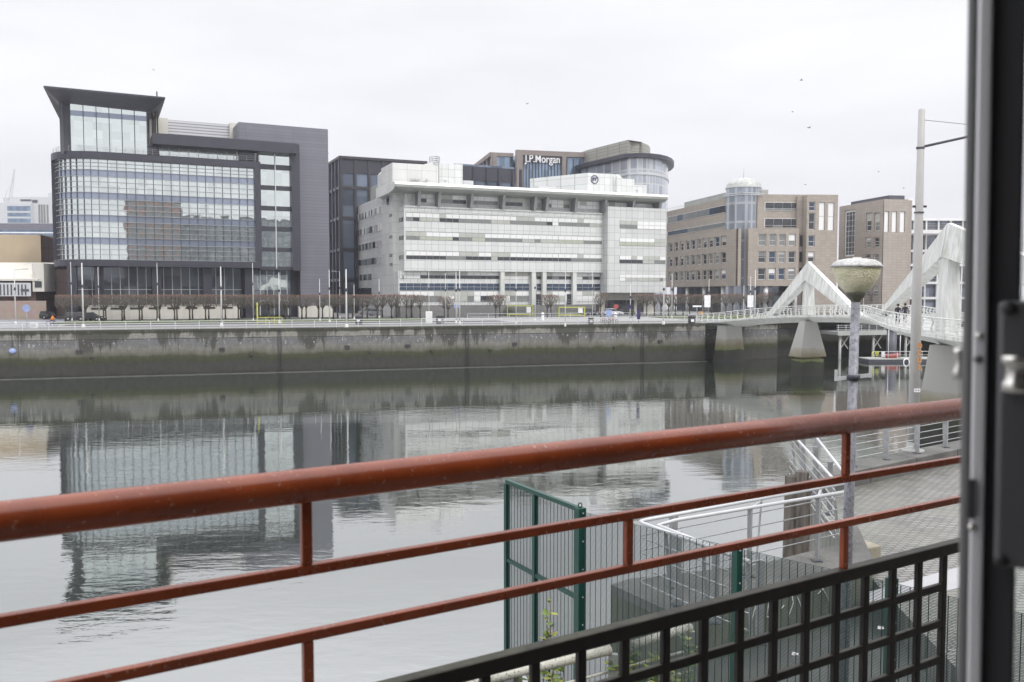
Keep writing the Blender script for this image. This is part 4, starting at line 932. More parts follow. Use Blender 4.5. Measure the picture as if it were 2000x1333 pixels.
# ================================================================== REFLECTED SOUTH BANK (behind the camera, seen in the glass)
rd = Vector((2.046, 1.242, 0)).normalized(); rn = Vector((-rd.y, rd.x, 0)); RA = math.atan2(rd.y, rd.x)
wm = gridmat('red brick flats', (.26, .12, .085), 3.2, 3.0, 1.4, (.16, .17, .18), .08, .8)
wm2 = gridmat('grey rendered flats', (.22, .23, .25), 3.2, 3.0, 1.2, (.12, .14, .16), .1, .7)
def south(name, label, x, y, w, d, h, m):
    T = thing(name, (x, y, GZ), RA, label, 'apartment building')
    MB().box(-w/2, w/2, -d, 0, 0, h).obj('wall', m, T); MB().box(-w/2-.4, w/2+.4, -d-.4, .4, h, h+.6).obj('roof', M['slate'], T)
south('apartment_building', 'brick apartment block the balcony belongs to', -4, -9, 70, 14, 9, wm)
OWN = [o for o in C.objects if o.name == 'apartment_building'][0]
def own(p): q = Matrix.Rotation(-RA, 4, 'Z') @ (p-Vector((-4, -9, 0))); return q
mb = MB().box(-3.2, 22, .02, 6.05, H-GZ+1.42, H-GZ+1.62); mb.obj('shade_slab', M['concrete'], OWN)  # unseen slab added overhead to shade the handrail and lattice
MB().box(-3.2, 22, .02, 6.95, H-GZ-1.52, H-GZ-1.36).obj('balcony_floor', M['concrete'], OWN)
south('apartment_building', 'tall red brick tower of flats on the near bank', 43, -30, 22, 16, 43, wm)
south('apartment_building', 'wide grey block of flats on the near bank', 84, -20, 62, 16, 37, wm2)

# ================================================================== FOOTBRIDGE
m = NT('bridge pier concrete'); g = m.n('NewGeometry'); s3 = m.n('SeparateXYZ'); m.l(g.outputs['Position'], s3.inputs[0])
zz_ = m.math('ADD', s3.outputs[2], m.rng(m.noise(.8, 5, .6, world=True), .3, .7, -.2, .2))
m.base(m.ramp(m.math('MULTIPLY', zz_, .14), [(0, (.026, .026, .022)), (.10, (.022, .022, .017)), (.26, (.026, .032, .013)), (.27, (.10, .12, .04)), (.36, (.15, .13, .08)), (.50, (.26, .25, .21)), (.52, (.30, .30, .28)), (1, (.33, .33, .31))]), .8); M['pier'] = m.m
KP = [(146, 35, 6.05), (138, 35.8, 6.4), (130, 37.2, 7.1), (120, 39.4, 7.7), (110, 41.2, 8.05), (103, 41.9, 8.2), (95, 41.2, 8.25), (85, 38.3, 8.15), (75, 35.2, 8.05), (65, 33.4, 7.9), (55, 33.0, 7.75), (45, 35, 7.5), (35, 40, 7.1), (25, 47, 6.6)]
KP = [Vector((x, y, z)) for y, x, z in KP]
def spline(P, k):
    out = []
    for i in range(len(P)-1):
        p0, p1, p2, p3 = P[max(i-1, 0)], P[i], P[i+1], P[min(i+2, len(P)-1)]
        for j in range(k):
            t = j/k; out.append(.5*((2*p1)+(p2-p0)*t+(2*p0-5*p1+4*p2-p3)*t*t+(3*p1-p0-3*p2+p3)*t**3))
    return out+[P[-1]]
cl = spline(KP, 5); n = len(cl)
T = thing('footbridge', (KP[5].x, KP[5].y, 0), 0, 'white S shaped footbridge with pointed triangular fins crossing the river', 'footbridge')
OB = Vector((KP[5].x, KP[5].y, 0)); cl = [p-OB for p in cl]
frames = []
for i, p in enumerate(cl):
    d = cl[min(i+1, n-1)]-cl[max(i-1, 0)]; d.z = 0; d.normalize(); lft = Vector((d.y, -d.x, 0))*-1
    w = 2.7+max(0, (i < 10)*(10-i)*.28); frames.append((p, lft, w))
def loft(sec, mi, mb):
    k = len(sec(2.7)); v = []
    for p, l, w in frames:
        for a, z in sec(w): v.append(p+l*a+Vector((0, 0, z)))
    mb.add(v, [(i*k+j, i*k+(j+1) % k, (i+1)*k+(j+1) % k, (i+1)*k+j) for i in range(n-1) for j in range(k)]+[tuple(range(k)), tuple((n-1)*k+j for j in range(k))], mi)
mb = MB(); loft(lambda w: [(-w, 0), (-w, -.28), (-1.1, -.95), (1.1, -.95), (w, -.28), (w, 0)], 0, mb); mb.obj('deck', M['bridge'], T)
mb = MB(); loft(lambda w: [(-w+.35, .012), (w-.35, .012), (w-.35, .03), (-w+.35, .03)], 0, mb); mb.obj('deck_surface', M['bridge_deck'], T)
def at_y(y):
    i = min(range(n), key=lambda q: abs(cl[q].y+OB.y-y)); return i
# curved guard rails on both edges
for sgn in (1, -1):
    mb = MB()
    for zz1, off, rr_ in ((1.18, .12, .05), (.95, .0, .025), (.7, .05, .025), (.42, .14, .025)):
        mb.tube([p+l*sgn*(w-.12+off)+Vector((0, 0, zz1)) for p, l, w in frames], rr_, 5)
    rail = mb.obj('guard_rail', M['bridge'], T)
    pm = MB(); pm.bar((0, 0, 0), (.14, 0, .42), .07, .16).bar((.14, 0, .4), (0, 0, .85), .07, .14).bar((0, 0, .83), (.12, 0, 1.18), .07, .12)
    post = pm.obj('rail_post', M['bridge'], rail); first = True
    for i in range(0, n-1):
        p, l, w = frames[i]
        q = post if first else post.copy()
        if not first: C.objects.link(q); q.parent = rail
        first = False; q.location = p+l*sgn*(w-.12); q.rotation_euler = (0, 0, math.atan2((l*sgn).y, (l*sgn).x))
        if sgn and i % 2 == 0 and i > 25: pass
def leg(mb, foot, apex, t0, t1, wd_):
    """fin leg: quad in the vertical plane through foot and apex"""
    foot = Vector(foot)-OB; apex = Vector(apex)-OB; h = apex-foot; h.z = 0; L = h.length; h.normalize(); nn = Vector((-h.y, h.x, 0))*wd_/2
    a = foot; b = foot+h*t0; c = Vector((apex.x, apex.y, apex.z-t1)); 
    lo = [a-nn*.8, b-nn*.8, c-nn, apex-nn*.35]; hi = [a+nn*.8, b+nn*.8, c+nn, apex+nn*.35]
    mb.hexa(lo, hi)
def fin(yf, ya, yn, za, xa=None, wv=1.2):
    fi, ai, ni = at_y(yf), at_y(ya), at_y(yn); f, a, q = cl[fi]+OB, cl[ai]+OB, cl[ni]+OB
    ap = Vector((xa or a.x, ya, za)); mb = MB()
    leg(mb, f, ap, 1.7, 2.5, 1.2); leg(mb, q, ap, 1.7, 2.5, 1.2)
    o = ap-OB; b = Vector((o.x, o.y, a.z)); d = (q-f); d.z = 0; d.normalize(); nn = Vector((-d.y, d.x, 0))
    w = wv/2; mb.hexa([b-d*w*1.1-nn*.55, b+d*w*1.1-nn*.55, b+d*w*1.1+nn*.55, b-d*w*1.1+nn*.55], [Vector((x.x, x.y, za-2.3)) for x in (b-d*w*.8-nn*.4, b+d*w*.8-nn*.4, b+d*w*.8+nn*.4, b-d*w*.8+nn*.4)])
    mb.obj('fin', M['bridge'], T)
fin(129, 117, 104, 15.0, None, 1.5); fin(99, 65, 41, 16.0, dp(1856, 450, 65).x, 1.9)
def pier(px, D, wt, wb, zt_, rot, ped=False):
    c = dp(px, 700, D)-OB; mb = MB()
    def sq(w, z, ar=.6): return [Vector((c.x, c.y, z))+Vector((x*cos(rot)-y*sin(rot), x*sin(rot)+y*cos(rot), 0)) for x, y in ((-w, -w*ar), (w, -w*ar), (w, w*ar), (-w, w*ar))]
    mb.hexa(sq(wb, 2.5 if ped else -1.5), sq(wt, zt_))
    if ped: mb.hexa(sq(wb*.85, -1.5), sq(wb*.85, 2.2)); mb.hexa(sq(wb*.7, 2.2), sq(wb*.7, 2.5))
    mb.obj('pier', M['pier'], T)
pier(1424, 137, 1.6, 2.3, 5.7, .5); pier(1577, 114, .95, 2.05, 7.1, .35, True); pier(1858, 64.5, 1.6, 2.9, 7.0, .75)
# steel dolphin pile, pontoon
p = dp(1741, 690, 139); T = thing('mooring_pile', (p.x, p.y, 0), 0, 'thick dark steel pile under the bridge beside the pontoon', 'mooring pile')
MB().tube([(0, 0, -2), (0, 0, 5.0)], .75, 14).obj('pile', M['slate'], T); MB().lathe([(0, 5.0), (.95, 5.0), (.95, 5.2), (.4, 5.5), (0, 5.5)], n=14).obj('cap', M['galv'], T)
p = gp(1697, 706, .2); T = thing('pontoon', (p.x, p.y, 0), radians(4), 'low floating work pontoon with yellow marker and railings behind the bridge', 'pontoon')
MB().box(0, 17, 0, 3.4, -.25, .45).box(-.05, 17.05, -.05, 3.45, .45, .6, 1).obj('hull', [M['slate_dark'], M['soffit']], T)
mb = MB()
for x in range(0, 17, 2): mb.bar((x+.6, .1, .6), (x+.6, .1, 1.7), .06, .06)
mb.bar((.6, .1, 1.7), (16.5, .1, 1.7), .07, .07).bar((.6, .1, 1.15), (16.5, .1, 1.15), .05, .05); mb.obj('guard_rail', M['galv_pale'], T)
text_mesh('68', 1.25, .03, M['yellow'], 'yellow_numerals', T, (.9, -.1, 1.25), (pi/2, 0, 0), .03)
mb = MB()
for x in (3.4, 5.3, 7.6): MB().tube([(x, .6, .6), (x, .6, 4.2 if x != 3.4 else 5.2)], .07, 6).obj('post', M['galv_pale'], T)
for x in (6.0, 7.2): MB().tube([(x+.45*cos(a*pi/8), -.08, .1+.45*sin(a*pi/8)) for a in range(-4, 13)], .09, 6).obj('lifebuoy', M['white'], T)
q = dp(1733, 694, 138.5); T = thing('dinghy', (p.x+3.0, p.y+1.6, .6), radians(8), 'small red covered dinghy lying on the pontoon', 'dinghy')
MB().add([(0,-.5,0),(1.9,-.45,0),(2.5,0,.25),(1.9,.45,0),(0,.5,0),(0,-.7,.55),(2.0,-.65,.6),(2.9,0,.8),(2.0,.65,.6),(0,.7,.55)], [(4,3,2,1,0),(5,6,7,8,9),(0,1,6,5),(1,2,7,6),(2,3,8,7),(3,4,9,8),(4,0,5,9)]).obj('hull', M['red'], T)
MB().box(-.3, 0, -.2, .2, .1, 1.0).obj('outboard_motor', M['white'], T)

# ================================================================== STREET FURNITURE ACROSS THE RIVER
def mast(px, yt, yb, label, r=.1, arm=0, kind='lamp mast'):
    b = gp(px, yb, GZ); d = ray(px, yt); z = H+d[2]*b.y/d[1]-GZ
    T = thing('lamp_mast', (b.x, b.y, GZ), 0, label, kind, 'tall pale lamp masts across the river')
    MB().tube([(0, 0, 0), (0, 0, z*.5), (0, 0, z)], [r, r*.8, r*.55], 8).obj('pole', M['mastfar'], T)
    MB().lathe([(r*2.2, 0), (r*2.2, .1), (r*1.3, .5), (r, .5)], n=8).obj('base_sleeve', M['mastfar'], T)
    MB().lathe([(0, 0), (r*1.4, .0), (r*1.7, .25), (r*.6, .45), (0, .5)], (0, 0, z*.62), 8).obj('floodlight', M['slate_dark'], T)
    if arm:
        mb = MB().bar((0, 0, z-.1), (arm, 0, z), .07, .07).box(arm-.3, arm+.5, -.12, .12, z-.06, z+.06); mb.obj('lamp_arm', M['galv'], T)
    return T
masts = [(163, 514, 640, 'thick white mast at the quay edge before the left end of the tree row', .14), (141, 512, 628, 'thin white mast beside the first column of the curved glass office', .08), (194, 522, 628, 'thin white mast behind the second clipped tree from the left', .08),
 (309, 514, 628, 'thin white mast before the middle of the cream plinth', .08), (433, 521, 638, 'tall white mast at the quay edge before the right half of the glass front', .13), (495, 514, 628, 'thin white mast before the bright entrance glazing', .08),
 (546, 533, 632, 'white mast with a cone shaped foot near the entrance doors', .11), (625, 545, 628, 'short white mast before the ribbed grey slab', .08), (644, 527, 630, 'thin white mast at the right corner of the ribbed slab', .09), (677, 526, 640, 'thick white mast at the quay edge before the black glass office', .14),
 (692, 556, 625, 'short thin mast before the side wall of the white panelled office', .08), (741, 545, 622, 'thin mast before the stair tower of the white panelled office', .08), (838, 529, 630, 'thin dark topped mast at the end of the long tree row', .07), (891, 532, 632, 'left of the paired masts before the white panelled office', .1), (898, 529, 634, 'right of the paired masts before the white panelled office', .1),
 (1008, 530, 634, 'thin mast by the first yellow bus shelter', .07), (1045, 526, 628, 'mast with blue sign beside the lone tree between the shelters', .09), (1104, 529, 638, 'thin mast at the quay edge before the second yellow bus shelter', .07), (1157, 529, 626, 'thin mast before the single clipped tree by the entrance', .07), (1231, 556, 628, 'short mast before the overhanging end block', .08),
 (1296, 527, 634, 'tall mast at the gap between the white and the brown office', .11), (1312, 535, 622, 'thin mast just right of the gap between the white and brown office', .09), (1384, 545, 622, 'thin mast before the left wing of the brown office', .08), (1452, 558, 626, 'short mast before the glass stair tower', .07), (1465, 540, 624, 'thin mast below the glass stair tower', .08), (1474, 528, 630, 'tall mast with floodlights left of the first bridge fin', .1), (1686, 560, 618, 'thin white mast seen between the bridge fins', .08)]
for q in masts: mast(*q[:3], q[3], q[4])
mast(870, 534, 628, 'grey street lamp with short arm near the long tree row end', .06, 1.2); mast(664, 530, 622, 'grey street lamp with arm before the black glass office', .07, -1.2)
mast(31, 526, 634, 'dark street lamp with arm at the left street corner', .1, 1.6)
def sign(px, yt, yb, label, m, w=.8, h=1.0, disc=False):
    b = gp(px, yb, GZ); z = H+ray(px, yt)[2]*b.y/ray(px, yt)[1]-GZ
    T = thing('sign_post', (b.x, b.y, GZ), 0, label, 'sign')
    MB().tube([(0, 0, 0), (0, 0, z)], .05, 6).obj('pole', M['galv'], T)
    if disc: o = MB().lathe([(0, 0), (w/2, 0), (w/2, .05), (0, .05)], n=20, smooth=False).obj('sign_face', m, T); o.location = (0, -.06, z-.2); o.rotation_euler = (pi/2, 0, 0)
    else: MB().box(-w/2, w/2, -.12, -.06, z-h, z).obj('sign_face', m, T)
sign(53, 600, 638, 'round pale blue road sign on a post at the left street', M['blue'], 1.1, 1, True)
sign(893, 596, 630, 'small blue panel sign beside the paired masts', M['blue'], 1.0, .5); sign(1189, 606, 634, 'pale blue parking sign beside the parked bicycles', M['blue'], .9, .9)
sign(1203, 597, 622, 'round red road sign near the office entrance', M['red'], .9, 1, True); sign(1230, 596, 628, 'small dark blue sign on a post before the end block', M['navy'], .6, .6); sign(1247, 606, 634, 'blue pedestrian finger post at the quay', M['navy'], .5, 1.4)
sign(1361, 597, 624, 'white finger post sign before the brown office', M['white'], 1.6, .3)
for px, y0_, y1_ in ((1381, 577, 624), (1465, 577, 624)): sign(px, y0_, y1_, 'white banner on a mast before the brown office, '+('left one' if px < 1400 else 'right one'), M['white'], 1.1, 2.2)
def litter(px, yb, label, w=.55, h=1.4):
    b = gp(px, yb, GZ); T = thing('litter_bin', (b.x, b.y, GZ), 0, label, 'litter bin')
    MB().lathe([(w, 0), (w*1.05, h*.75), (0, h*.75)], n=14).obj('body', M['blackplastic'], T)
    MB().lathe([(w*.9, h*.75), (w*1.12, h*.8), (w*1.1, h*.86), (w*.6, h*1.0), (0, h*1.02)], n=14).obj('hood', M['blackplastic'], T)
    MB().box(-.22, .22, -w*1.12, -w*1.02, h*.3, h*.58).obj('badge', M['white'], T)
litter(701, 634, 'black litter bin with white badge by the thick quay mast'); litter(859, 633, 'black domed litter bin on the promenade before the lone double tree')
litter(1154, 634, 'small black litter bin left of the parked bicycles', .4, 1.1); litter(1351, 634, 'black litter bin at the bridge approach')
def shelter(px0, px1, yt, yb, label):
    a = gp(px0, yb, GZ); b = gp(px1, yb, GZ); z = H+ray(px0, yt)[2]*a.y/ray(px0, yt)[1]-GZ; L = (b-a).length; an = math.atan2(b.y-a.y, b.x-a.x)
    T = thing('bus_shelter', a, an, label, 'bus shelter')
    MB().box(-.1, L+.1, -.2, 1.6, z-.16, z).obj('roof', M['yellow'], T)
    for x, y in ((0, 0), (L, 0), (0, 1.4), (L, 1.4)): MB().box(x-.09, x+.09, y-.09, y+.09, 0, z-.163).obj('post', M['yellow'], T)
    MB().box(.15, L-.15, 1.36, 1.4, .4, z-.3).obj('glass_panel', M['pane'], T)
    MB().box(0, L, -.05, .05, .35, .5).box(L*.1, L*.9, .7, 1.1, .5, .6).obj('bench', M['yellow'], T)
    MB().box(L-1.3, L-.4, -.12, -.02, .8, 2.0).obj('timetable', M['w_white'], T)
shelter(991, 1041, 597, 619, 'acid yellow bus shelter left of the double clipped tree'); shelter(1092, 1142, 600, 620, 'acid yellow bus shelter right of the small clipped tree')
b = gp(806, 619, GZ); T = thing('advertising_panel', b, 0, 'bright green advertising panel at the end of the long tree row', 'advert panel')
MB().box(-.9, .9, -.15, .15, .5, 2.9).obj('panel', pmat('bright green poster', (.33, .62, .10), .4, 0, .2, 1.5), T); MB().box(-1, 1, -.2, .2, 0, .498).box(-.95, .95, -.18, .18, 2.9, 3.0).obj('frame', M['galv'], T)
b = gp(513, 636, GZ)
T = thing('ladder_guard', gp(503, 636, GZ), WA, 'bright yellow ladder guard on the far quay railing', 'ladder guard')
MB().box(-.1, .1, -.1, .1, 0, 3.4).obj('post', M['yellow'], T); mb = MB()
for x in (1.2, 2.4, 3.5): mb.box(x-.05, x+.05, -.6, -.5, 0, 1.2)
mb.box(0, 3.55, -.6, -.5, 1.15, 1.25).box(0, 3.55, -.6, -.5, .6, .68); mb.obj('guard_frame', M['yellow'], T)
for px, lab in ((1040, 'white kiosk post by the lone tree'), (1202, 'white bollard below the round red sign')): 
    b = gp(px+(20 if px == 1040 else 0), 626, GZ); T = thing('bollard', b, 0, lab, 'bollard'); MB().lathe([(.25, 0), (.25, 1.2), (.15, 1.35), (0, 1.38)], n=10).obj('post', M['white'], T); MB().lathe([(.26, .9), (.26, 1.05)], n=10).obj('band', M['slate'], T)
T = thing('control_cabinet', gp(838, 632, GZ), 0, 'white control cabinet at the foot of a mast by the tree row end', 'cabinet'); MB().box(-.5, .5, -.3, .3, 0, 1.9).obj('body', M['white'], T); MB().box(-.4, .4, -.33, -.303, .2, 1.7).obj('door', M['w_white'], T)
T = thing('control_cabinet', gp(67, 641, GZ), 0, 'small pale cabinet behind the quay railing at far left', 'cabinet'); MB().box(-.4, .4, -.25, .25, 0, .75).obj('body', M['white'], T); MB().box(-.33, .33, -.28, -.253, .1, .65).obj('door', M['galv_pale'], T)
p = bk(bks(22), -.12, 3.3); T = thing('lifebuoy', p, WA, 'pale blue round buoy hanging on the quay wall at far left', 'buoy'); mb = MB().lathe([(0, -.1), (.33, 0), (.45, .25), (.33, .5), (0, .6)], n=14); mb.obj('float', M['blue'], T); MB().tube([(0, 0, .7), (0, .05, 2.4)], .03, 5).obj('rope', M['blackplastic'], T)
# ---- pleached trees
def twig_crown(seed, w=1.55, d=.85, z0=1.95, z1=4.35, k=185):
    r = random.Random(seed); mb = MB()
    for i in range(9):      # main limbs
        a = r.uniform(0, 2*pi); b = Vector((w*.75*cos(a), d*.75*sin(a), r.uniform(2.6, 3.6))); mb.tube([(0, 0, r.uniform(1.6, 2.1)), b*.5+Vector((0, 0, 1.1)), b], [.08, .05, .03], 4)
    for i in range(k):
        x, y = r.uniform(-w, w), r.uniform(-d, d); z = z0+(z1-z0)*r.random()**.62
        if z < 2.5 and r.random() < .5: continue
        l = r.uniform(.35, .8); dx, dy = r.uniform(-.35, .35), r.uniform(-.3, .3); dz = r.uniform(.15, 1)
        v = Vector((dx, dy, dz)).normalized()*l; b = Vector((x, y, z)); e_ = b+v
        if e_.z > z1+r.uniform(-.05, .12): e_.z = z1+r.uniform(-.16, .14)
        mb.bar(b, e_, r.uniform(.025, .055), .03)
    return mb
crowns = [twig_crown(s) for s in range(4)]
proto = []
for i, cm in enumerate(crowns):
    t = thing('clipped_tree', (0, 0, 0), 0, '', 'tree')
    tm = MB().tube([(0, 0, -.1), (.02, 0, 1.0), (0, .02, 2.2), (.03, 0, 3.4)], [.17, .13, .12, .05], 7); tm.obj('trunk', M['bark'], t); cm.obj('crown', M['twig'], t); proto.append([t, False])
def tree(px, yb, label, group, sc=1, z=.1):
    k = R.randrange(4); p = proto[k]; t = copy_tree(p[0]) if p[1] else p[0]; p[1] = True
    b = gp(px, yb, GZ); t.location = (b.x, b.y, GZ+z); t.rotation_euler.z = WA+(pi if R.random() < .5 else 0); t.scale = (sc, sc, sc*R.uniform(.985, 1.01)); t['label'] = label; t['group'] = group
    return t
fr_ = [128, 165, 203, 239, 273, 307, 341, 371, 402, 434, 466, 497, 527, 558, 590, 622, 651, 680, 708, 737, 765, 794, 821]
for px in fr_:
    yb = 629.6-(px-128)*.0092
    tree(px, yb, 'bare clipped tree in the front line of the long flat topped row', 'clipped trees of the long front row')
for i, px in enumerate(fr_[:-1]):
    yb = 626.8-(px-128)*.0092
    tree(px+3+i*.35, yb, 'bare clipped tree in the second line behind the long flat topped row', 'clipped trees of the long second row')
tree(868, 622, 'lone bare tree with twin stems near the paired masts', 'single clipped trees', .95, 0); tree(875, 621, 'slimmer stem beside the lone bare tree near the paired masts', 'single clipped trees', .85, 0)
tree(968, 622, 'small clipped tree beside the first yellow shelter', 'single clipped trees', 1, 0); tree(976, 620, 'clipped tree just behind the one beside the first yellow shelter', 'single clipped trees', 1, 0)
tree(1069, 621, 'small clipped tree between the two yellow shelters', 'single clipped trees', 1, 0); tree(1076, 620, 'clipped tree just behind the one between the yellow shelters', 'single clipped trees', 1, 0)
tree(1173, 620, 'single clipped tree in front of the office entrance', 'single clipped trees', 1.05, 0)
for i in range(9): tree(1250+i*28, 619-i*.35, 'bare clipped tree in the front line of the row before the brown office', 'clipped trees of the right front row')
for i in range(9): tree(1263+i*28, 617-i*.35, 'bare clipped tree in the back line of the row before the brown office', 'clipped trees of the right back row')
for i in range(7): tree(1500+i*42, 613.5-i*.2, 'bare clipped tree of the far row seen behind the bridge fins', 'clipped trees behind the bridge', 1.12, 0)
# ---- people
def person(loc, rz, label, coat, trs, stride=.22, arm=.1, sit=False, hair=(.03, .02, .015)):
    me = bpy.data.meshes.new('person')
    if sit: V = [(0,0,.92),(0,.02,1.12),(0,.12,1.35),(0,.16,1.46),(0,.18,1.62), (.1,0,.90),(.12,.33,.72),(.11,.2,.32),(-.1,0,.90),(-.12,.36,.85),(-.11,.28,.45),(.19,.14,1.36),(.25,.3,1.15),(.22,.5,1.1),(-.19,.14,1.36),(-.25,.3,1.15),(-.22,.5,1.1),(.11,.32,.27),(-.11,.4,.4)]
    else: V = [(0,0,.93),(0,.01,1.12),(0,.01,1.36),(0,.02,1.47),(0,.03,1.64), (.09,0,.88),(.1,stride*.6,.5),(.1,stride,.08),(-.09,0,.88),(-.1,-stride*.25,.5),(-.1,-stride,.1),(.19,0,1.38),(.24,-arm,1.12),(.24,arm*.6,.86),(-.19,0,1.38),(-.24,arm,1.12),(-.24,arm*2,.88),(.1,stride+.14,.04),(-.1,-stride+.13,.04)]
    E = [(0,1),(1,2),(2,3),(3,4),(0,5),(5,6),(6,7),(0,8),(8,9),(9,10),(2,11),(11,12),(12,13),(2,14),(14,15),(15,16),(7,17),(10,18)]
    rad_ = [.14,.13,.16,.06,.105,.10,.075,.05,.10,.075,.05,.07,.055,.04,.07,.055,.04,.035,.035]
    me.from_pydata(V, E, []); o = bpy.data.objects.new('person', me); C.objects.link(o)
    sk = o.modifiers.new('skin', 'SKIN'); o.modifiers.new('sub', 'SUBSURF').levels = 1; o.modifiers['sub'].render_levels = 1
    if not me.skin_vertices: me.attributes.new('sv', 'FLOAT', 'POINT')
    for i, r_ in enumerate(rad_): me.skin_vertices[0].data[i].radius = (r_, r_*.85)
    me.skin_vertices[0].data[0].use_root = True
    m = NT('clothing '+label[:18]); s3 = m.n('SeparateXYZ'); m.l(m.coord(), s3.inputs[0])
    r_ = m.ramp(m.math('MULTIPLY', s3.outputs[2], .5), [(0, (.02, .02, .02)), (.045, (.02, .02, .02)), (.05, trs), (.44, trs), (.45, coat), (.735, coat), (.745, (.42, .27, .2)), (1, (.42, .27, .2))]); m.base(r_, .85)
    me.materials.append(m.m)
    o.location = loc; o.rotation_euler.z = rz; tag(o, label, 'person', None)
    hz = 1.66 if not sit else 1.64; hy = .015 if not sit else .165
    MB().lathe([(.118, -.06), (.125, .02), (.10, .09), (.05, .125), (0, .13)], (0, hy, hz), 10).obj('hair', pmat('hair '+label[:12], hair, .8), o)
    return o
def on_deck(px, y, side):
    i = at_y(y); p, l, w = frames[i]; q = p+OB; 
    d = ray(px, 600); return Vector((d[0]/d[1]*y, y, q.z+.03))
person(on_deck(1754, 76, 0), 2.6, 'person in dark coat walking first of the two on the bridge', (.02, .02, .03), (.02, .02, .03)); person(on_deck(1768, 78, 0), 2.8, 'person in dark jacket and brown trousers on the bridge behind the other', (.03, .03, .05), (.12, .08, .05))
g_ = lambda px, y: gp(px, y, GZ)+Vector((0, 0, .01))
person(g_(24.5, 614.5), .4, 'person in black standing at the left street corner', (.03, .03, .04), (.03, .03, .05)); person(g_(36, 618), -.3, 'person in navy beside the street lamp at left', (.04, .04, .08), (.03, .03, .06)); person(g_(32, 616), .2, 'person in grey jacket between two others at the left street', (.16, .15, .22), (.05, .05, .09))
person(g_(1195, 613), 0, 'person in black left of the red sign at the entrance', (.02, .02, .02), (.03, .03, .03)); person(g_(1205, 613), .5, 'person in dark coat with red scarf at the entrance', (.05, .02, .03), (.02, .02, .03)); person(g_(1235, 622), 1.2, 'person in dark green coat on the path before the end block', (.03, .05, .02), (.03, .03, .03))
person(g_(1369, 625), .6, 'person in orange coat near the bridge approach', (.70, .30, .04), (.1, .07, .05), .1); person(g_(596, 616), .3, 'person in grey by the cream plinth right of the entrance', (.12, .11, .12), (.04, .04, .05))
# ---- bicycles
def bicycle(loc, rz, label, m):
    T = thing('bicycle', loc, rz, label, 'bicycle')
    for x in (-.52, .52): MB().tube([(x+.33*cos(a*pi/10), 0, .34+.33*sin(a*pi/10)) for a in range(21)], .028, 5).obj('wheel', M['tyre'], T)
    b = [(-.52, 0, .34), (-.1, 0, .3), (-.25, 0, .82), (.35, 0, .85), (.52, 0, .34)]
    mb = MB()
    for i, j in ((0, 1), (0, 2), (1, 2), (1, 3), (2, 3), (3, 4)): mb.tube([b[i], b[j]], .03, 5)
    mb.obj('frame', m, T); MB().tube([(-.25, 0, .8), (-.27, 0, .98)], .02, 5).box(-.4, -.15, -.06, .06, .98, 1.04).obj('saddle', M['blackplastic'], T)
    MB().tube([(.35, 0, .85), (.33, 0, 1.05)], .02, 5).tube([(.33, -.28, 1.08), (.33, 0, 1.05), (.33, .28, 1.08)], .02, 5).obj('handlebar', M['blackplastic'], T)
    MB().box(-.85, -.2, -.04, .04, .66, .72).obj('mudguard', m, T); return T
for i, (px, c, l) in enumerate(((1178, M['red'], 'leftmost red hire bicycle at the quay stand'), (1186, M['blue'], 'blue hire bicycle next to the parking sign'), (1194, M['red'], 'red hire bicycle right of the parking sign'), (1201, M['slate_dark'], 'dark bicycle at the right end of the quay stand'))):
    bicycle(gp(px, 632.5, GZ), .9, l, c)
bicycle(g_(102, 637.5), .1, 'bicycle ridden by the person in orange on the promenade', M['slate_dark'])
person(g_(101, 637.8), -1.5, 'cyclist in orange jacket riding along the far promenade', (.80, .28, .05), (.03, .03, .08), sit=True)
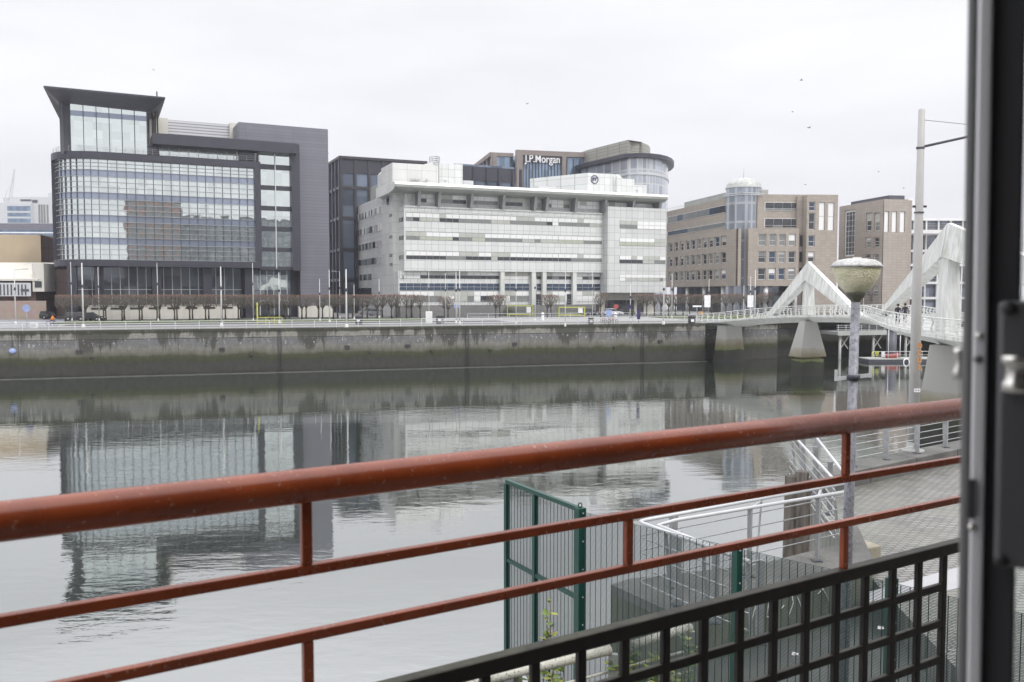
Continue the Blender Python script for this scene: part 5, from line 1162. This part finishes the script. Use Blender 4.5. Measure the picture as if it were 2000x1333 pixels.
# ---- cars
def car(loc, rz, label, m, kind='hatch', L=4.2):
    T = thing('parked_car', loc, rz, label, 'car'); h = L/2; W_ = .86
    body = [(-h, .35), (-h-.02, .75), (-h+.15, .93), (h-1.1, .92), (h-.25, .78), (h, .6), (h, .3), (h-.5, .22), (-h+.4, .22)]
    k = len(body); mb = MB(); mb.add([(x, -W_, z) for x, z in body]+[(x, W_, z) for x, z in body], [tuple(range(k)), tuple(range(k, 2*k))]+[(i, (i+1) % k, k+(i+1) % k, k+i) for i in range(k)])
    rb = -h+.35 if kind == 'estate' else -h+.6
    roof = [(-h+.12, .92), (rb, 1.42), (.15, 1.46), (h-1.15, .92)]
    mb.obj('body', m, T, bevel=.06)
    ins = .14
    g = MB(); g.hexa([(-h+.14, -W_+.03, .925), (h-1.15, -W_+.03, .925), (h-1.15, W_-.03, .925), (-h+.14, W_-.03, .925)], [(rb, -W_+ins, 1.40), (.2, -W_+ins, 1.42), (.2, W_-ins, 1.42), (rb, W_-ins, 1.40)]); g.obj('windows', M['w_dark'], T)
    MB().hexa([(rb-.03, -W_+ins-.02, 1.405), (.24, -W_+ins-.02, 1.425), (.24, W_-ins+.02, 1.425), (rb-.03, W_-ins+.02, 1.405)], [(rb+.05, -W_+ins+.06, 1.47), (.1, -W_+ins+.06, 1.49), (.1, W_-ins-.06, 1.49), (rb+.05, W_-ins-.06, 1.47)]).obj('roof', m, T)
    for x in (-h+.75, h-.8):
        for s in (-1, 1):
            w = MB().lathe([(0, -.1), (.2, -.11), (.31, -.1), (.32, .0), (.31, .1), (.2, .11), (0, .1)], n=16).obj('wheel', M['tyre'], T); w.location = (x, s*(W_-.08), .32); w.rotation_euler = (pi/2, 0, 0)
            r_ = MB().lathe([(0, .0), (.19, .0), (.19, .03), (0, .04)], n=12).obj('rim', M['galv'], w); r_.location = (0, 0, .1 if s < 0 else -.14)
    for s in (-1, 1): MB().box(h-.04, h+.012, s*.62-.16, s*.62+.16, .56, .7).obj('headlight', M['w_white'], T); MB().box(-h-.03, -h+.02, s*.68-.1, s*.68+.1, .66, .86).obj('tail_light', M['red'], T)
    return T
car(g_(88, 624), 2.6, 'small dark green car driving out of the left street', pmat('dark green car paint', (.02, .035, .03), .25), L=3.9)
car(g_(160, 627), 0, 'dark grey estate car behind the first clipped trees', pmat('dark grey car paint', (.045, .045, .05), .25), 'estate', 5.4)
car(g_(178, 627.5), .05, 'low dark car nose to tail with the estate car', pmat('charcoal car paint', (.03, .032, .035), .25), L=4.2)
for px, y, l, c in ((-2, 613, 'green grey car parked against the graffiti wall', (.06, .08, .06)), (50, 608, 'pale blue car parked by the graffiti wall', (.3, .36, .42)), (1152, 617, 'dark car left of the entrance tree', (.03, .03, .04)), (1175, 614, 'silver car behind the entrance tree', (.35, .36, .4)), (1197, 617, 'white car behind the parked bicycles', (.6, .6, .62)), (1221, 616, 'black saloon car before the overhanging end block', (.02, .02, .02)), (1214, 612.5, 'silver grey car close to the entrance doors', (.25, .26, .27)), (737, 617, 'silver grey car behind the right part of the long tree row', (.3, .31, .33)), (718, 615, 'pale car behind the long tree row near the stair tower', (.5, .5, .52))):
    car(g_(px, y), WA+R.uniform(-.1, .1)+(pi if R.random() < .5 else 0), l, pmat('car paint '+l[:14], c, .25))
# ---- birds
for i, (px, y, D, s) in enumerate(((1030, 203, 90, .3), (1565, 157, 80, .35), (1548, 219, 90, .28), (1580, 250, 70, .32), (300, 137, 110, .3), (1573, 361, 120, .35), (1716, 336, 120, .3), (1765, 368, 110, .3))):
    p = dp(px, y, D); wh = ('high above the bank tower', 'highest over the domed building', 'left of a higher bird over the dome', 'between the dome and the mast', 'above the upswept roof', 'just right of the dome', 'near the mast above the brown block', 'closest to the mast')[i]
    T = thing('gull', p, R.uniform(0, 6), 'small dark gull flying '+wh, 'bird')
    MB().lathe([(0, -.5*s), (.07*s, -.35*s), (.11*s, 0), (.08*s, .3*s), (.06*s, .4*s), (0, .5*s)], n=8).obj('body', M['slate_dark'], T).rotation_euler = (pi/2, 0, 0)
    for q in (-1, 1): MB().add([(0, -.12*s, 0), (0, .12*s, 0), (q*.5*s, .1*s, .22*s), (q*.5*s, -.08*s, .22*s), (q*1.1*s, -.1*s, .1*s), (0, 0, -.03), (q*.5*s, 0, .2*s-.02)], [(0, 1, 2, 3), (3, 2, 4), (0, 5, 6, 3), (5, 1, 2, 6), (3, 6, 4), (6, 2, 4)]).obj('wing', M['slate_dark'], T)

# ================================================================== NEAR BANK
ZC = 6.4
near_poly = [gp(1193, 1142, ZC), gp(1310, 1195, ZC), gp(1401, 1171, ZC), gp(1600, 1122, ZC), gp(1705, 1092, ZC), gp(1668, 1012, ZC), gp(1640, 1062, ZC), gp(1480, 1103, ZC), gp(1228, 1131, ZC)]
T = thing('quay_landing', (0, 0, 0), 0, 'narrow mossy concrete landing ledge carrying the steel handrails', 'quay landing')
MB().prism([tuple(p[:2]) for p in near_poly], -1.5, ZC-.14).obj('landing_wall', M['algae'], T)
MB().prism([tuple(p[:2]) for p in near_poly], ZC-.139, ZC).obj('coping', M['mossy'], T)
Cn = gp(1705, 1092, GZ)
c0 = gp(1675, 950, GZ); c1_ = gp(1870, 905, GZ); dc = (c1_-c0).normalized(); nc = Vector((-dc.y, dc.x, 0))
far_r = c0+dc*60
sheet('quay_floor', [(-9, 2), (-3.4, 6.3), (-.3, 8.9), (2.2, 12.35), (6.2, 14.8), (5.4, 8.2), (4.8, -2), (-9, -2)], 5.5, M['pocketfloor'], -1.5)
B1 = (Vector((5.75, 15.3, 0)), Vector((6.75, 20.9, 0)))
sheet('quay_plaza', [(5.45, 8.2), (6.15, 14.9), (6.3, 15.6), (7.1, 20.9), tuple((c0-dc*1.2)[:2]), tuple(far_r[:2]), (far_r.x+30, -10), (4.85, -10), (4.85, -2)], GZ, M['blockpave'], -1.5)
sheet('paving_strip', [gp(1698, 1156, GZ+.004), gp(1900, 1100, GZ+.004), gp(1900, 1142, GZ+.004), gp(1698, 1190, GZ+.004)], GZ+.004, M['slabpave'])
T = thing('quay_kerb', (c0.x, c0.y, 0), math.atan2(dc.y, dc.x), 'raised mossy stone kerb at the river edge of the plaza', 'kerb')
for i in range(14):
    MB().box(-1.6+i*2.2, -1.6+i*2.2+2.18, 0.0, .75, 5, ZC).obj('kerb_stone', M['mossy'], T, bevel=.02)
MB().box(-1.6, 60, .1, .74, -1.5, 4.99).obj('wall_face', M['algae'], T)
p = gp(1716, 1190, GZ); 
T = thing('coping_stone', (Cn.x-.15, Cn.y-.32, 5.5), .5, 'worn pale stone block closing the landing end', 'stone'); MB().box(-.3, .12, -.1, .25, 0, .86).obj('block', M['lightstone'], T, bevel=.03)
# steel handrails
def rail_run(name, label, outer, inner, posts, zt_=7.5, bars=(7.28, 7.06, 6.84, 6.62), zb_=ZC, lean=.18, m=None):
    T = thing(name, (outer[0].x, outer[0].y, zb_), 0, label, 'railing'); O = Vector((outer[0].x, outer[0].y, zb_))
    MB().tube([p-O for p in outer], .028, 8).obj('top_rail', M['galv_pale'], T)
    if inner: MB().tube([p-O for p in inner], .029, 8).obj('hand_rail', M['galv_pale'], T)
    for zb__ in bars: MB().tube([Vector((p.x, p.y, zb__))-O for p in outer], .011, 6).obj('bar', M['galv'], T)
    for a, b in posts:      # a foot (inner), b point on the outer rail
        a = Vector(a); b = Vector(b); d = (b-a); d.z = 0; side = Vector((-d.y, d.x, 0)).normalized() if d.length > .01 else Vector((1, 0, 0))
        MB().bar(a-O, Vector((a.x, a.y, zt_-.03))-O, .09, .055, up=side).obj('post', M['galv'], T)
        MB().bar(Vector((a.x, a.y, zb_+.1))+(b-Vector((a.x, a.y, b.z)))*.6-O, b-O, .05, .02, up=side).bar(Vector((a.x, a.y, zt_-.03))-O, b-O-Vector((0, 0, .03)), .04, .02).obj('bracket', M['galv'], T)
        MB().box(a.x-.08-O.x, a.x+.08-O.x, a.y-.08-O.y, a.y+.08-O.y, 0, .015).obj('foot_plate', M['slate_dark'], T)
    return T
co = gp(1246, 1019, 7.5); o0 = gp(1415, 1080, 7.5); o2 = gp(1652, 944, 7.5); o0 = co+(o0-co)*1.25
c_a = co+(o0-co).normalized()*.12; c_b = co+(o2-co).normalized()*.12
inn = [gp(1420, 1079, 7.5), gp(1285, 1027, 7.5), gp(1318, 1017, 7.5), gp(1652, 961, 7.5)]; inn[0] = inn[1]+(inn[0]-inn[1])*1.2
pts = []
for px, y, t in ((1595, 1096, .86), (1463, 1126, .55), (1312, 1148, .16)): pts.append((gp(px, y, ZC), co+(o2-co)*t))
dd = (o0-co)
for t in (.28, .62, .98): b = co+dd*t; pts.append(((b.x+.2, b.y+.12, ZC), b))
rail_run('railing', 'galvanised railing with bright handrail turning the corner of the landing', [o0, c_a, co+(c_a+c_b-co-co)*.22, c_b, o2], inn, pts)
a = Vector((5.75, 15.3, 7.5)); b = Vector((6.72, 20.9, 7.5))
rail_run('railing', 'steel railing with many slanting bars leading away to the mast kerb', [a, b], [Vector((6.1, 15.7, 7.5)), Vector((7.18, 20.6, 7.5))], [((a.x+.28+(b.x-a.x)*t, a.y+(b.y-a.y)*t, ZC), a+(b-a)*t) for t in (.05, .35, .65, .95)], bars=(7.33, 7.16, 6.99, 6.82, 6.65, 6.48))
a = c0-dc*1.5+nc*.45; a.z = 7.5; b = c0+dc*22+nc*.45; b.z = 7.5
rail_run('railing', 'straight galvanised railing on the raised kerb beside the tall mast', [a, b], None, [((q.x-nc.x*.1, q.y-nc.y*.1, ZC), q) for q in [a+(b-a).normalized()*(.3+1.55*i) for i in range(15)]], bars=(7.3, 7.12, 6.94, 6.76, 6.58))
# timber fender pile
T = thing('timber_fender', (5.62, 17.0, 0), .3, 'weathered dark timber fender pile rising behind the landing railing', 'fender pile')
for i, (x, y, z) in enumerate(((-.13, 0, 7.25), (.02, -.1, 7.35), (.15, .02, 7.3), (.0, .14, 7.2), (.28, .12, 7.15))): MB().tube([(x-.06, y, -1.5), (x-.03, y, 4.5), (x, y, z)], [.13, .13, .12], 8).obj('timber', M['timber'], T)
# tall mast
b = gp(1783, 881, ZC); zt_ = H+ray(1797, 212)[2]*b.y/ray(1797, 212)[1]-ZC
T = thing('tall_mast', (b.x, b.y, ZC), 0, 'tall pale grey steel mast with side arm standing on the river kerb', 'mast')
MB().tube([(0, 0, 0), (0, 0, zt_*.5), (.0, 0, zt_-.05), (0, 0, zt_)], [.155, .125, .085, .05], 24).obj('pole', M['mast'], T)
MB().lathe([(.30, 0), (.30, .04), (.17, .06), (.17, .25), (.156, .26)], n=20).obj('base_flange', M['soffit'], T)
za = zt_-(288-212)/1700*b.y
MB().tube([(-.12, 0, za), (2.3, -.3, za+.52)], .035, 8).obj('side_arm', M['slate'], T)
MB().tube([(.08, 0, zt_-.32), (2.1, -.27, za+.50)], .008, 5).obj('stay_cable', M['slate'], T)
MB().lathe([(.1, -.03), (.1, .03)], (0, 0, za), 16).lathe([(.13, -.02), (.13, .02)], (0, 0, zt_*.7), 16).obj('collar', M['slate'], T)
MB().box(-.18, .2, -.02, .02, zt_-(400-212)/1700*b.y-.03, zt_-(400-212)/1700*b.y+.03).obj('bolt', M['slate_dark'], T)
m_or = pmat('orange spray paint', (.55, .27, .10), .7)
for i, ch in enumerate('ecus'):
    z = zt_-((668+i*14)-212)/1700*b.y; text_mesh(ch, .30, .006, m_or, 'graffiti_letter', T, (.045, -.146, z), (pi/2, 0, 0), .006)
z = zt_-(757-212)/1700*b.y; MB().box(-.08, .09, -.158, -.152, z-.05, z+.05).obj('sticker', M['white'], T); mb = MB()
for x in (-.03, .04): mb.box(x-.015, x+.015, -.163, -.159, z-.012, z+.018)
mb.obj('sticker_mark', M['navy'], T)
# globe lamp
b = dp(1676, 600, 10.4)
T = thing('globe_lamp', (b.x-.085, 10.4, GZ), 0, 'old street lamp with yellowed ribbed bowl and flaking grey post', 'street lamp')
T.rotation_euler = (0, radians(.65), 0)
zr_ = H-GZ+(572-521)/1700*10.4; k = .3
MB().lathe([(.10, -.315), (.13, -.30), (.18, -.25), (.232, -.17), (.262, -.08), (.272, 0)], (0, 0, zr_), 40).obj('bowl', M['bowl'], T)
MB().lathe([(.272, -.012), (.292, -.012), (.295, .012), (.277, .02), (.262, .045), (.21, .075), (.12, .092), (.05, .095), (.05, .11), (0, .112)], (0, 0, zr_), 40).obj('cap', M['lampcap'], T)
MB().lathe([(.05, -.43), (.06, -.40), (.10, -.35), (.115, -.318), (.10, -.31)], (0, 0, zr_), 24).obj('collar', pmat('grimy lamp collar', (.10, .10, .075), .6, 0, .3, 20), T)
MB().lathe([(0, -.28), (.05, -.27), (.06, -.2), (.05, -.1), (0, -.05)], (0, 0, zr_), 12).obj('lamp_housing', M['slate_dark'], T)
MB().tube([(0, 0, 0), (0, 0, 2.2), (0, 0, zr_-.41)], [.064, .060, .052], 24).obj('pole', M['lamppole'], T)
zb_ = H-GZ-(738-572)/1700*10.4
mb = MB().bar((-.205, 0, zb_-.02), (.205, 0, zb_+.03), .012, .045).bar((-.205, 0, zb_-.045), (-.205, 0, zb_+.09), .03, .02).bar((.205, 0, zb_), (.205, 0, zb_+.14), .03, .02); mb.obj('banner_bracket', M['galv_pale'], T)
MB().lathe([(.066, -.035), (.08, -.03), (.08, .03), (.066, .035)], (0, 0, zb_), 20).obj('clamp', M['slate_dark'], T)
# green mesh fence
P = [Vector((*dp(990, 945, 11.2)[:2], 0)), Vector((*dp(1133, 1000, 9.73)[:2], 0)), Vector((*dp(1440, 1066, 8.3)[:2], 0)), Vector((3.24, 7.30, 0)), Vector((5.0, 5.5, 0))]
FT = 8.40
def mesh_panel(parent, O, a, b, z0, z1):
    mb = MB(); L = (b-a).length; d = (b-a).normalized(); n_ = int(L/.0762); up = Vector((-d.y, d.x, 0))
    for i in range(n_+1): p = a+d*(i*L/n_); mb.bar((p.x-O.x, p.y-O.y, z0-O.z), (p.x-O.x, p.y-O.y, z1-O.z), .006, .006)
    k = int((z1-z0)/.0127)
    for i in range(k+1): z = z0+i*.0127-O.z; mb.bar((a.x-O.x+up.x*.004, a.y-O.y+up.y*.004, z), (b.x-O.x+up.x*.004, b.y-O.y+up.y*.004, z), .0045, .0045)
    return mb.obj('wire_mesh', M['greenwire'], parent)
T = thing('security_fence', (P[0].x, P[0].y, 5.5), 0, 'dark green framed mesh screen projecting over the water', 'fence'); O = Vector((P[0].x, P[0].y, 5.5))
d = (P[1]-P[0]).normalized(); mid = P[0]+(P[1]-P[0])*.42
for q in (P[0], mid): MB().bar((q.x-O.x, q.y-O.y, .35), (q.x-O.x, q.y-O.y, FT-5.5-.03), .06, .06, up=d).obj('post', M['greenpaint'], T)
MB().bar(P[0]-Vector((O.x, O.y, 5.5-FT)), P[1]-Vector((O.x, O.y, 5.5-FT)), .05, .05).obj('top_rail', M['greenpaint'], T)
MB().bar(P[0]-Vector((O.x, O.y, 5.5-7.37)), P[1]-Vector((O.x, O.y, 5.5-7.37)), .045, .045).obj('mid_rail', M['greenpaint'], T)
mesh_panel(T, O, P[0]+d*.04, P[1]-d*.08, 6.0, FT-.03)
T = thing('security_fence', (P[1].x, P[1].y, 5.5), 0, 'dark green close mesh fence running along the balcony side of the quay', 'fence'); O = Vector((P[1].x, P[1].y, 5.5))
for i, q in enumerate(P[1:]):
    w = .10 if i == 0 else .075
    MB().bar((q.x-O.x, q.y-O.y, 0), (q.x-O.x, q.y-O.y, FT-5.5+.02), w, w, up=d).obj('post', M['greenpaint'], T)
    mb = MB()
    for j in range(9): z = .3+j*.32; mb.lathe([(0, 0), (.008, 0), (.008, .016), (0, .016)], (q.x-O.x-.02+w*.5, q.y-O.y-w*.62, z), 6)
    mb.obj('fixing_bolt', M['galv'], T)
    if i == 0: MB().tube([(.02*cos(a*pi/6), 0, FT-5.5+.05+.025*sin(a*pi/6)) for a in range(13)], .007, 5).obj('ring', M['greenpaint'], T)
    if i < 3: mesh_panel(T, O, P[i+1], P[i+2], 5.52, FT-.02)
# old white pipe rail
T = thing('railing', (-.2, 8.7, 5.5), 0, 'old flaking white pipe rail below the lattice panel', 'railing'); O = Vector((-.2, 8.7, 5.5))
m = NT('flaking white pipe paint'); a = m.noise(38, 6, .75); m.base(m.mix(m.rng(a, .54, .62, 0, 1), (.52, .51, .45), (.12, .11, .08)), .7); m.bump(a, .5, .004)
ra, rb_, rc, re = gp(900, 1338, 7.0), gp(1191, 1270, 7.0), gp(1232, 1262, 7.0), gp(1348, 1225, 7.0)
MB().tube([ra-O, rb_-O], .052, 12).tube([rc-O, re-O], .05, 12).obj('top_pipe', m.m, T)
mb = MB()
for z in (.27, .52, .8): mb.tube([ra-O-Vector((0, 0, z)), re-O-Vector((0, 0, z))], .017, 6)
mb.obj('lower_bar', m.m, T)
for q in (rb_+(rc-rb_)*.15, ra+(rb_-ra)*.3, re): MB().box(q.x-O.x-.05, q.x-O.x+.05, q.y-O.y-.03, q.y-O.y+.03, 0, 1.45).obj('post', M['galv'], T)
p = gp(985, 1285, 6.1); T = thing('coping_stone', (p.x+.02, p.y-.1, 5.4), .5, 'small mossy pointed stone cap beside the green mesh screen', 'stone'); MB().hexa([(-.2, -.16, 0), (.2, -.16, 0), (.2, .16, 0), (-.2, .16, 0)], [(-.14, -.16, .62), (.16, -.16, .55), (.16, .16, .5), (-.1, .16, .62)]).obj('block', M['algae'], T, bevel=.015)
# bits of litter
for px, y, z, l in ((1552, 1279, 5.51, 'white scrap of litter on the dark ground'), (1720, 1228, GZ+.01, 'white scrap of litter on the paving by the fence')):
    p = gp(px, y, z); MBo = MB().add([(-.05, -.02, 0), (.05, -.025, .005), (.06, .02, .012), (-.03, .03, .03), (0, 0, .035), (-.05, -.02, -.004), (.05, -.025, -.003), (.06, .02, -.003), (-.03, .03, -.003)], [(0, 1, 4), (1, 2, 4), (2, 3, 4), (3, 0, 4), (5, 6, 7, 8), (0, 1, 6, 5), (1, 2, 7, 6), (2, 3, 8, 7), (3, 0, 5, 8)]).obj('paper_scrap', M['white']); MBo.location = p; tag(MBo, l, 'litter')
fa, fb = gp(1401, 1171, ZC), gp(1600, 1122, ZC); fd = (fb-fa).normalized(); fn = Vector((fd.y, -fd.x, 0))
def onface(px, y):
    d = ray(px, y); t_ = (fa.x*fn.x+fa.y*fn.y)/(d[0]*fn.x+d[1]*fn.y); return Vector((d[0]*t_, d[1]*t_, H+d[2]*t_))+fn*.012
TL = [o for o in C.objects if o.name == 'quay_landing'][0]
mb = MB()
for st in (((1476, 1178), (1470, 1200), (1466, 1220)), ((1502, 1172), (1498, 1190), (1496, 1206), (1512, 1200)), ((1545, 1158), (1548, 1178), (1540, 1200), (1538, 1218)), ((1556, 1166), (1562, 1180), (1566, 1196)), ((1596, 1160), (1606, 1150), (1618, 1172)), ((1524, 1190), (1530, 1182))): mb.tube([onface(*q) for q in st], .009, 5)
mb.obj('painted_mark', M['white'], TL)
# ---- plants
def plant(px, D, zb0, ztop, label, nst, nl, leaf='leaf', spread=.12, size=.04, wob=.1):
    b = dp(px, 1200, D); T = thing('weed_plant', (b.x, D, zb0), 0, label, 'plant'); h = ztop-zb0; sm_ = MB(); lm = MB(); r = random.Random(int(px))
    for i in range(nst):
        x, y = r.uniform(-spread, spread), r.uniform(-spread, spread); a = r.uniform(0, 6.28); hh = h*r.uniform(.6, 1) if i else h
        pts_ = [Vector((x+cos(a)*wob*t*t+r.uniform(-.015, .015), y+sin(a)*wob*t*t, hh*t)) for t in (0, .25, .5, .75, 1)]
        sm_.tube(pts_, [.011, .009, .008, .006, .003], 4)
        for j in range(int(nl*1.5)):
            t = r.uniform(.25, 1); k_ = min(int(t*4), 3); q = pts_[k_].lerp(pts_[k_+1], t*4-k_); l = size*1.9*r.uniform(.5, 1.3); an = r.uniform(0, 6.28); dv_ = Vector((cos(an), sin(an), r.uniform(-.1, .8))).normalized(); sv = dv_.cross(Vector((0, 0, 1))).normalized()*l*.32
            lm.add([q, q+dv_*l*.5+sv, q+dv_*l, q+dv_*l*.5-sv, q+dv_*l*.5+Vector((0, 0, l*.08))], [(0, 1, 4), (1, 2, 4), (2, 3, 4), (3, 0, 4)], r.choice((0, 0, 1, 2)))
    sm_.obj('stem', M['stem'], T); lm.obj('leaves', [M['leaf'], M['leafdark'], M['leafyel']], T)
for q in ((1078, 9.4, 5.5, 7.52, 'tall thin weed with few leaves before the mesh screen', 2, 22, 'leaf', .03, .05, .06), (1045, 9.3, 5.5, 6.92, 'low leafy weed at the foot of the mesh screen', 3, 30, 'leaf', .1, .055, .15), (1095, 9.1, 5.5, 6.9, 'yellowish budding weed above the lattice rail', 3, 26, 'leaf', .1, .055, .15), (1245, 9.2, 5.5, 6.95, 'leafy green bush behind the lattice left of the white pipe end', 9, 42, 'leaf', .2, .06, .25),
          (1285, 9.0, 5.5, 7.0, 'reddish stemmed bush behind the lattice right of the white pipe end', 7, 30, 'leaf', .16, .055, .2), (1340, 9.3, 5.5, 7.05, 'sprouting yellow green sapling behind the lattice', 6, 30, 'leaf', .12, .065, .2), (1130, 8.7, 5.5, 6.85, 'tangle of weeds low behind the first lattice openings', 10, 30, 'leaf', .3, .05, .3), (1375, 8.9, 5.5, 6.75, 'small pale weed beside the taller sapling', 5, 34, 'leaf', .15, .06, .2)): plant(*q)
def grasstuft(px, D, label, k=60, h=.45):
    b = dp(px, 1200, D); mb = MB(); r = random.Random(px)
    for i in range(k):
        x, y, a, hh = r.uniform(-.18, .18), r.uniform(-.15, .15), r.uniform(0, 6.28), h*r.uniform(.5, 1.2); w = .008; dx, dy = cos(a)*hh*.45, sin(a)*hh*.45
        mb.add([(x-w, y, 0), (x+w, y, 0), (x+dx*.4+w, y+dy*.4, hh*.6), (x+dx*.4-w, y+dy*.4, hh*.6), (x+dx, y+dy, hh)], [(0, 1, 2, 3), (3, 2, 4)])
    o = mb.obj('grass_tuft', M['leaf']); o.location = (b.x, D, 5.5); tag(o, label, 'grass')
grasstuft(1432, 9.6, 'tall grass tuft at the foot of the second green post', 90, .75); grasstuft(1405, 9.3, 'smaller grass tuft left of the second green post', 60, .6); grasstuft(1190, 9.0, 'wild grass tuft among the weeds under the pipe rail', 70, .32)
p = gp(1782, 1155, GZ); 

# ================================================================== BALCONY RAILING AND DOOR
RO = Vector((-.754, 1.2816, H)); rl = Matrix.Rotation(RA, 4, 'Z')
T = thing('balcony_railing', (RO.x, RO.y, H-1.32), RA, 'red and black steel balcony railing with thick round handrail', 'railing')
zo_ = 1.32; Lr = Vector((2.046, 1.242)).length
x0, x1 = -2.4, 2.50
MB().tube([(x0, 0, zo_-.34), (x0*.5, 0, zo_-.34), (0, 0, zo_-.34), (x1*.5, 0, zo_-.34), (x1, 0, zo_-.34)], .0305, 32).obj('handrail', M['railred'], T)
for z in (.49, .609): MB().box(x0, x1, -.009, .009, zo_-z-.0095, zo_-z+.0095).obj('rail_bar', M['railred'], T, bevel=.003)
for t, a, b in ((.1905, .365, .4805), (.7986, .365, .4805), (.4938, .4995, .5995), (-.115, .4995, .5995), (1.10, .4995, .5995), (.1905, .6185, .732), (.7986, .6185, .732)):
    if t*Lr < x1: MB().box(t*Lr-.0095, t*Lr+.0095, -.0085, .0085, zo_-b, zo_-a).obj('strut', M['railred'], T, bevel=.003)
MB().box(x0, x1, -.016, .016, zo_-.764, zo_-.730).obj('lattice_top', M['lattice'], T, bevel=.005)
step = (.985-.3914)*Lr/12
for i in range(-28, 14):
    x = .3914*Lr+i*step
    if x0 < x < x1: MB().box(x-.0105, x+.0105, -.008, .008, zo_-1.2, zo_-.764).obj('lattice_upright', M['lattice'], T, bevel=.003)
xr = .985*Lr
for z in (.858, .966, 1.074, 1.185): MB().box(x0, xr, -.0075, .0075, zo_-z-.011, zo_-z+.011).obj('lattice_bar', M['lattice'], T, bevel=.003)
# balcony door edge (tall open leaf at the right)
D0 = .60
def dpx(px, y=666): return dp(px, y, D0).x
lean = radians(-.62)
T = thing('balcony_door', (dp(1940, 666, D0).x, D0, H), 0, 'open balcony door edge of grey aluminium with latch plate', 'door'); T.rotation_euler = (0, lean, -atan(.53))
RZ = atan(.53); U0 = (1940-1000)/FP/ray(1940, 666)[1]
def X(px):
    u = ray(px, 666)[0]/ray(px, 666)[1]; tt = (U0*D0*sin(RZ)+D0*cos(RZ))/(u*sin(RZ)+cos(RZ)); return (tt*u-U0*D0)*cos(RZ)-(tt-D0)*sin(RZ)
MB().box(X(1878.5), X(1898), 0, .03, -.95, .6).obj('outer_trim', M['doorgrey'], T, bevel=.003)
MB().box(X(1898.3), X(1927), -.004, .03, -.95, .6).obj('edge_profile', M['alum'], T, bevel=.002)
MB().box(X(1927.3), X(1992), .004, .05, -.95, .6).obj('stile', M['doorblack'], T, bevel=.002)
MB().box(X(1993), X(2300), .02, .026, -.95, .6).obj('glass_pane', M['pane'], T)
Zd = lambda y: dp(1940, y, D0).z-H
MB().box(X(1947), X(2100), -.022, .003, Zd(1088), Zd(588)).obj('latch_plate', M['plate'], T, bevel=.003)
def stud(px, y, r, dpt, m, nm): o = MB().lathe([(0, dpt), (r*.7, dpt), (r, dpt*.5), (r, 0)], n=20).obj(nm, m, T); o.location = (X(px), -.004 if px < 1928 else -.022, Zd(y)); o.rotation_euler = (pi/2, 0, 0)
stud(1911, 657, .0028, .004, M['chrome'], 'screw'); stud(1910, 702, .0030, .003, M['plate'], 'screw'); stud(1904, 1030, .0030, .004, M['chrome'], 'screw')
stud(1967, 602, .0048, .003, M['blackplastic'], 'screw'); stud(1960, 1075, .0045, .003, M['blackplastic'], 'screw')
MB().box(X(1893.5+1), X(1910), -.008, -.0045, Zd(1012), Zd(936)).obj('latch_slot', M['doorblack'], T)
MB().lathe([(0, -.012), (.0085, -.012), (.0085, -.006), (.0065, -.004), (.0065, .006), (.009, .0075), (.009, .0115), (0, .012)], (0, 0, 0), 24).obj('latch_knob', M['chrome'], T).location = (X(1981), -.03, Zd(722))
MB().lathe([(0, -.011), (.0042, -.011), (.005, -.006), (.003, -.003), (.003, .005), (.0045, .007), (.004, .0105), (0, .011)], (0, 0, 0), 18).obj('hinge_knob', M['chrome'], T).location = (X(1873), .012, Zd(714))
# air over the far bank
m = bpy.data.materials.new('even thin haze'); m.use_nodes = True; t = m.node_tree; t.nodes.remove(t.nodes['Principled BSDF']); pv = t.nodes.new('ShaderNodeVolumePrincipled')
pv.inputs['Color'].default_value = (.88, .88, .97, 1); pv.inputs['Density'].default_value = .00024; pv.inputs['Anisotropy'].default_value = .2
t.links.new(pv.outputs[0], t.nodes['Material Output'].inputs['Volume'])
tag(MB().box(-2600, 2600, -200, 2700, -2.6, 110).obj('haze', m), kind='stuff')
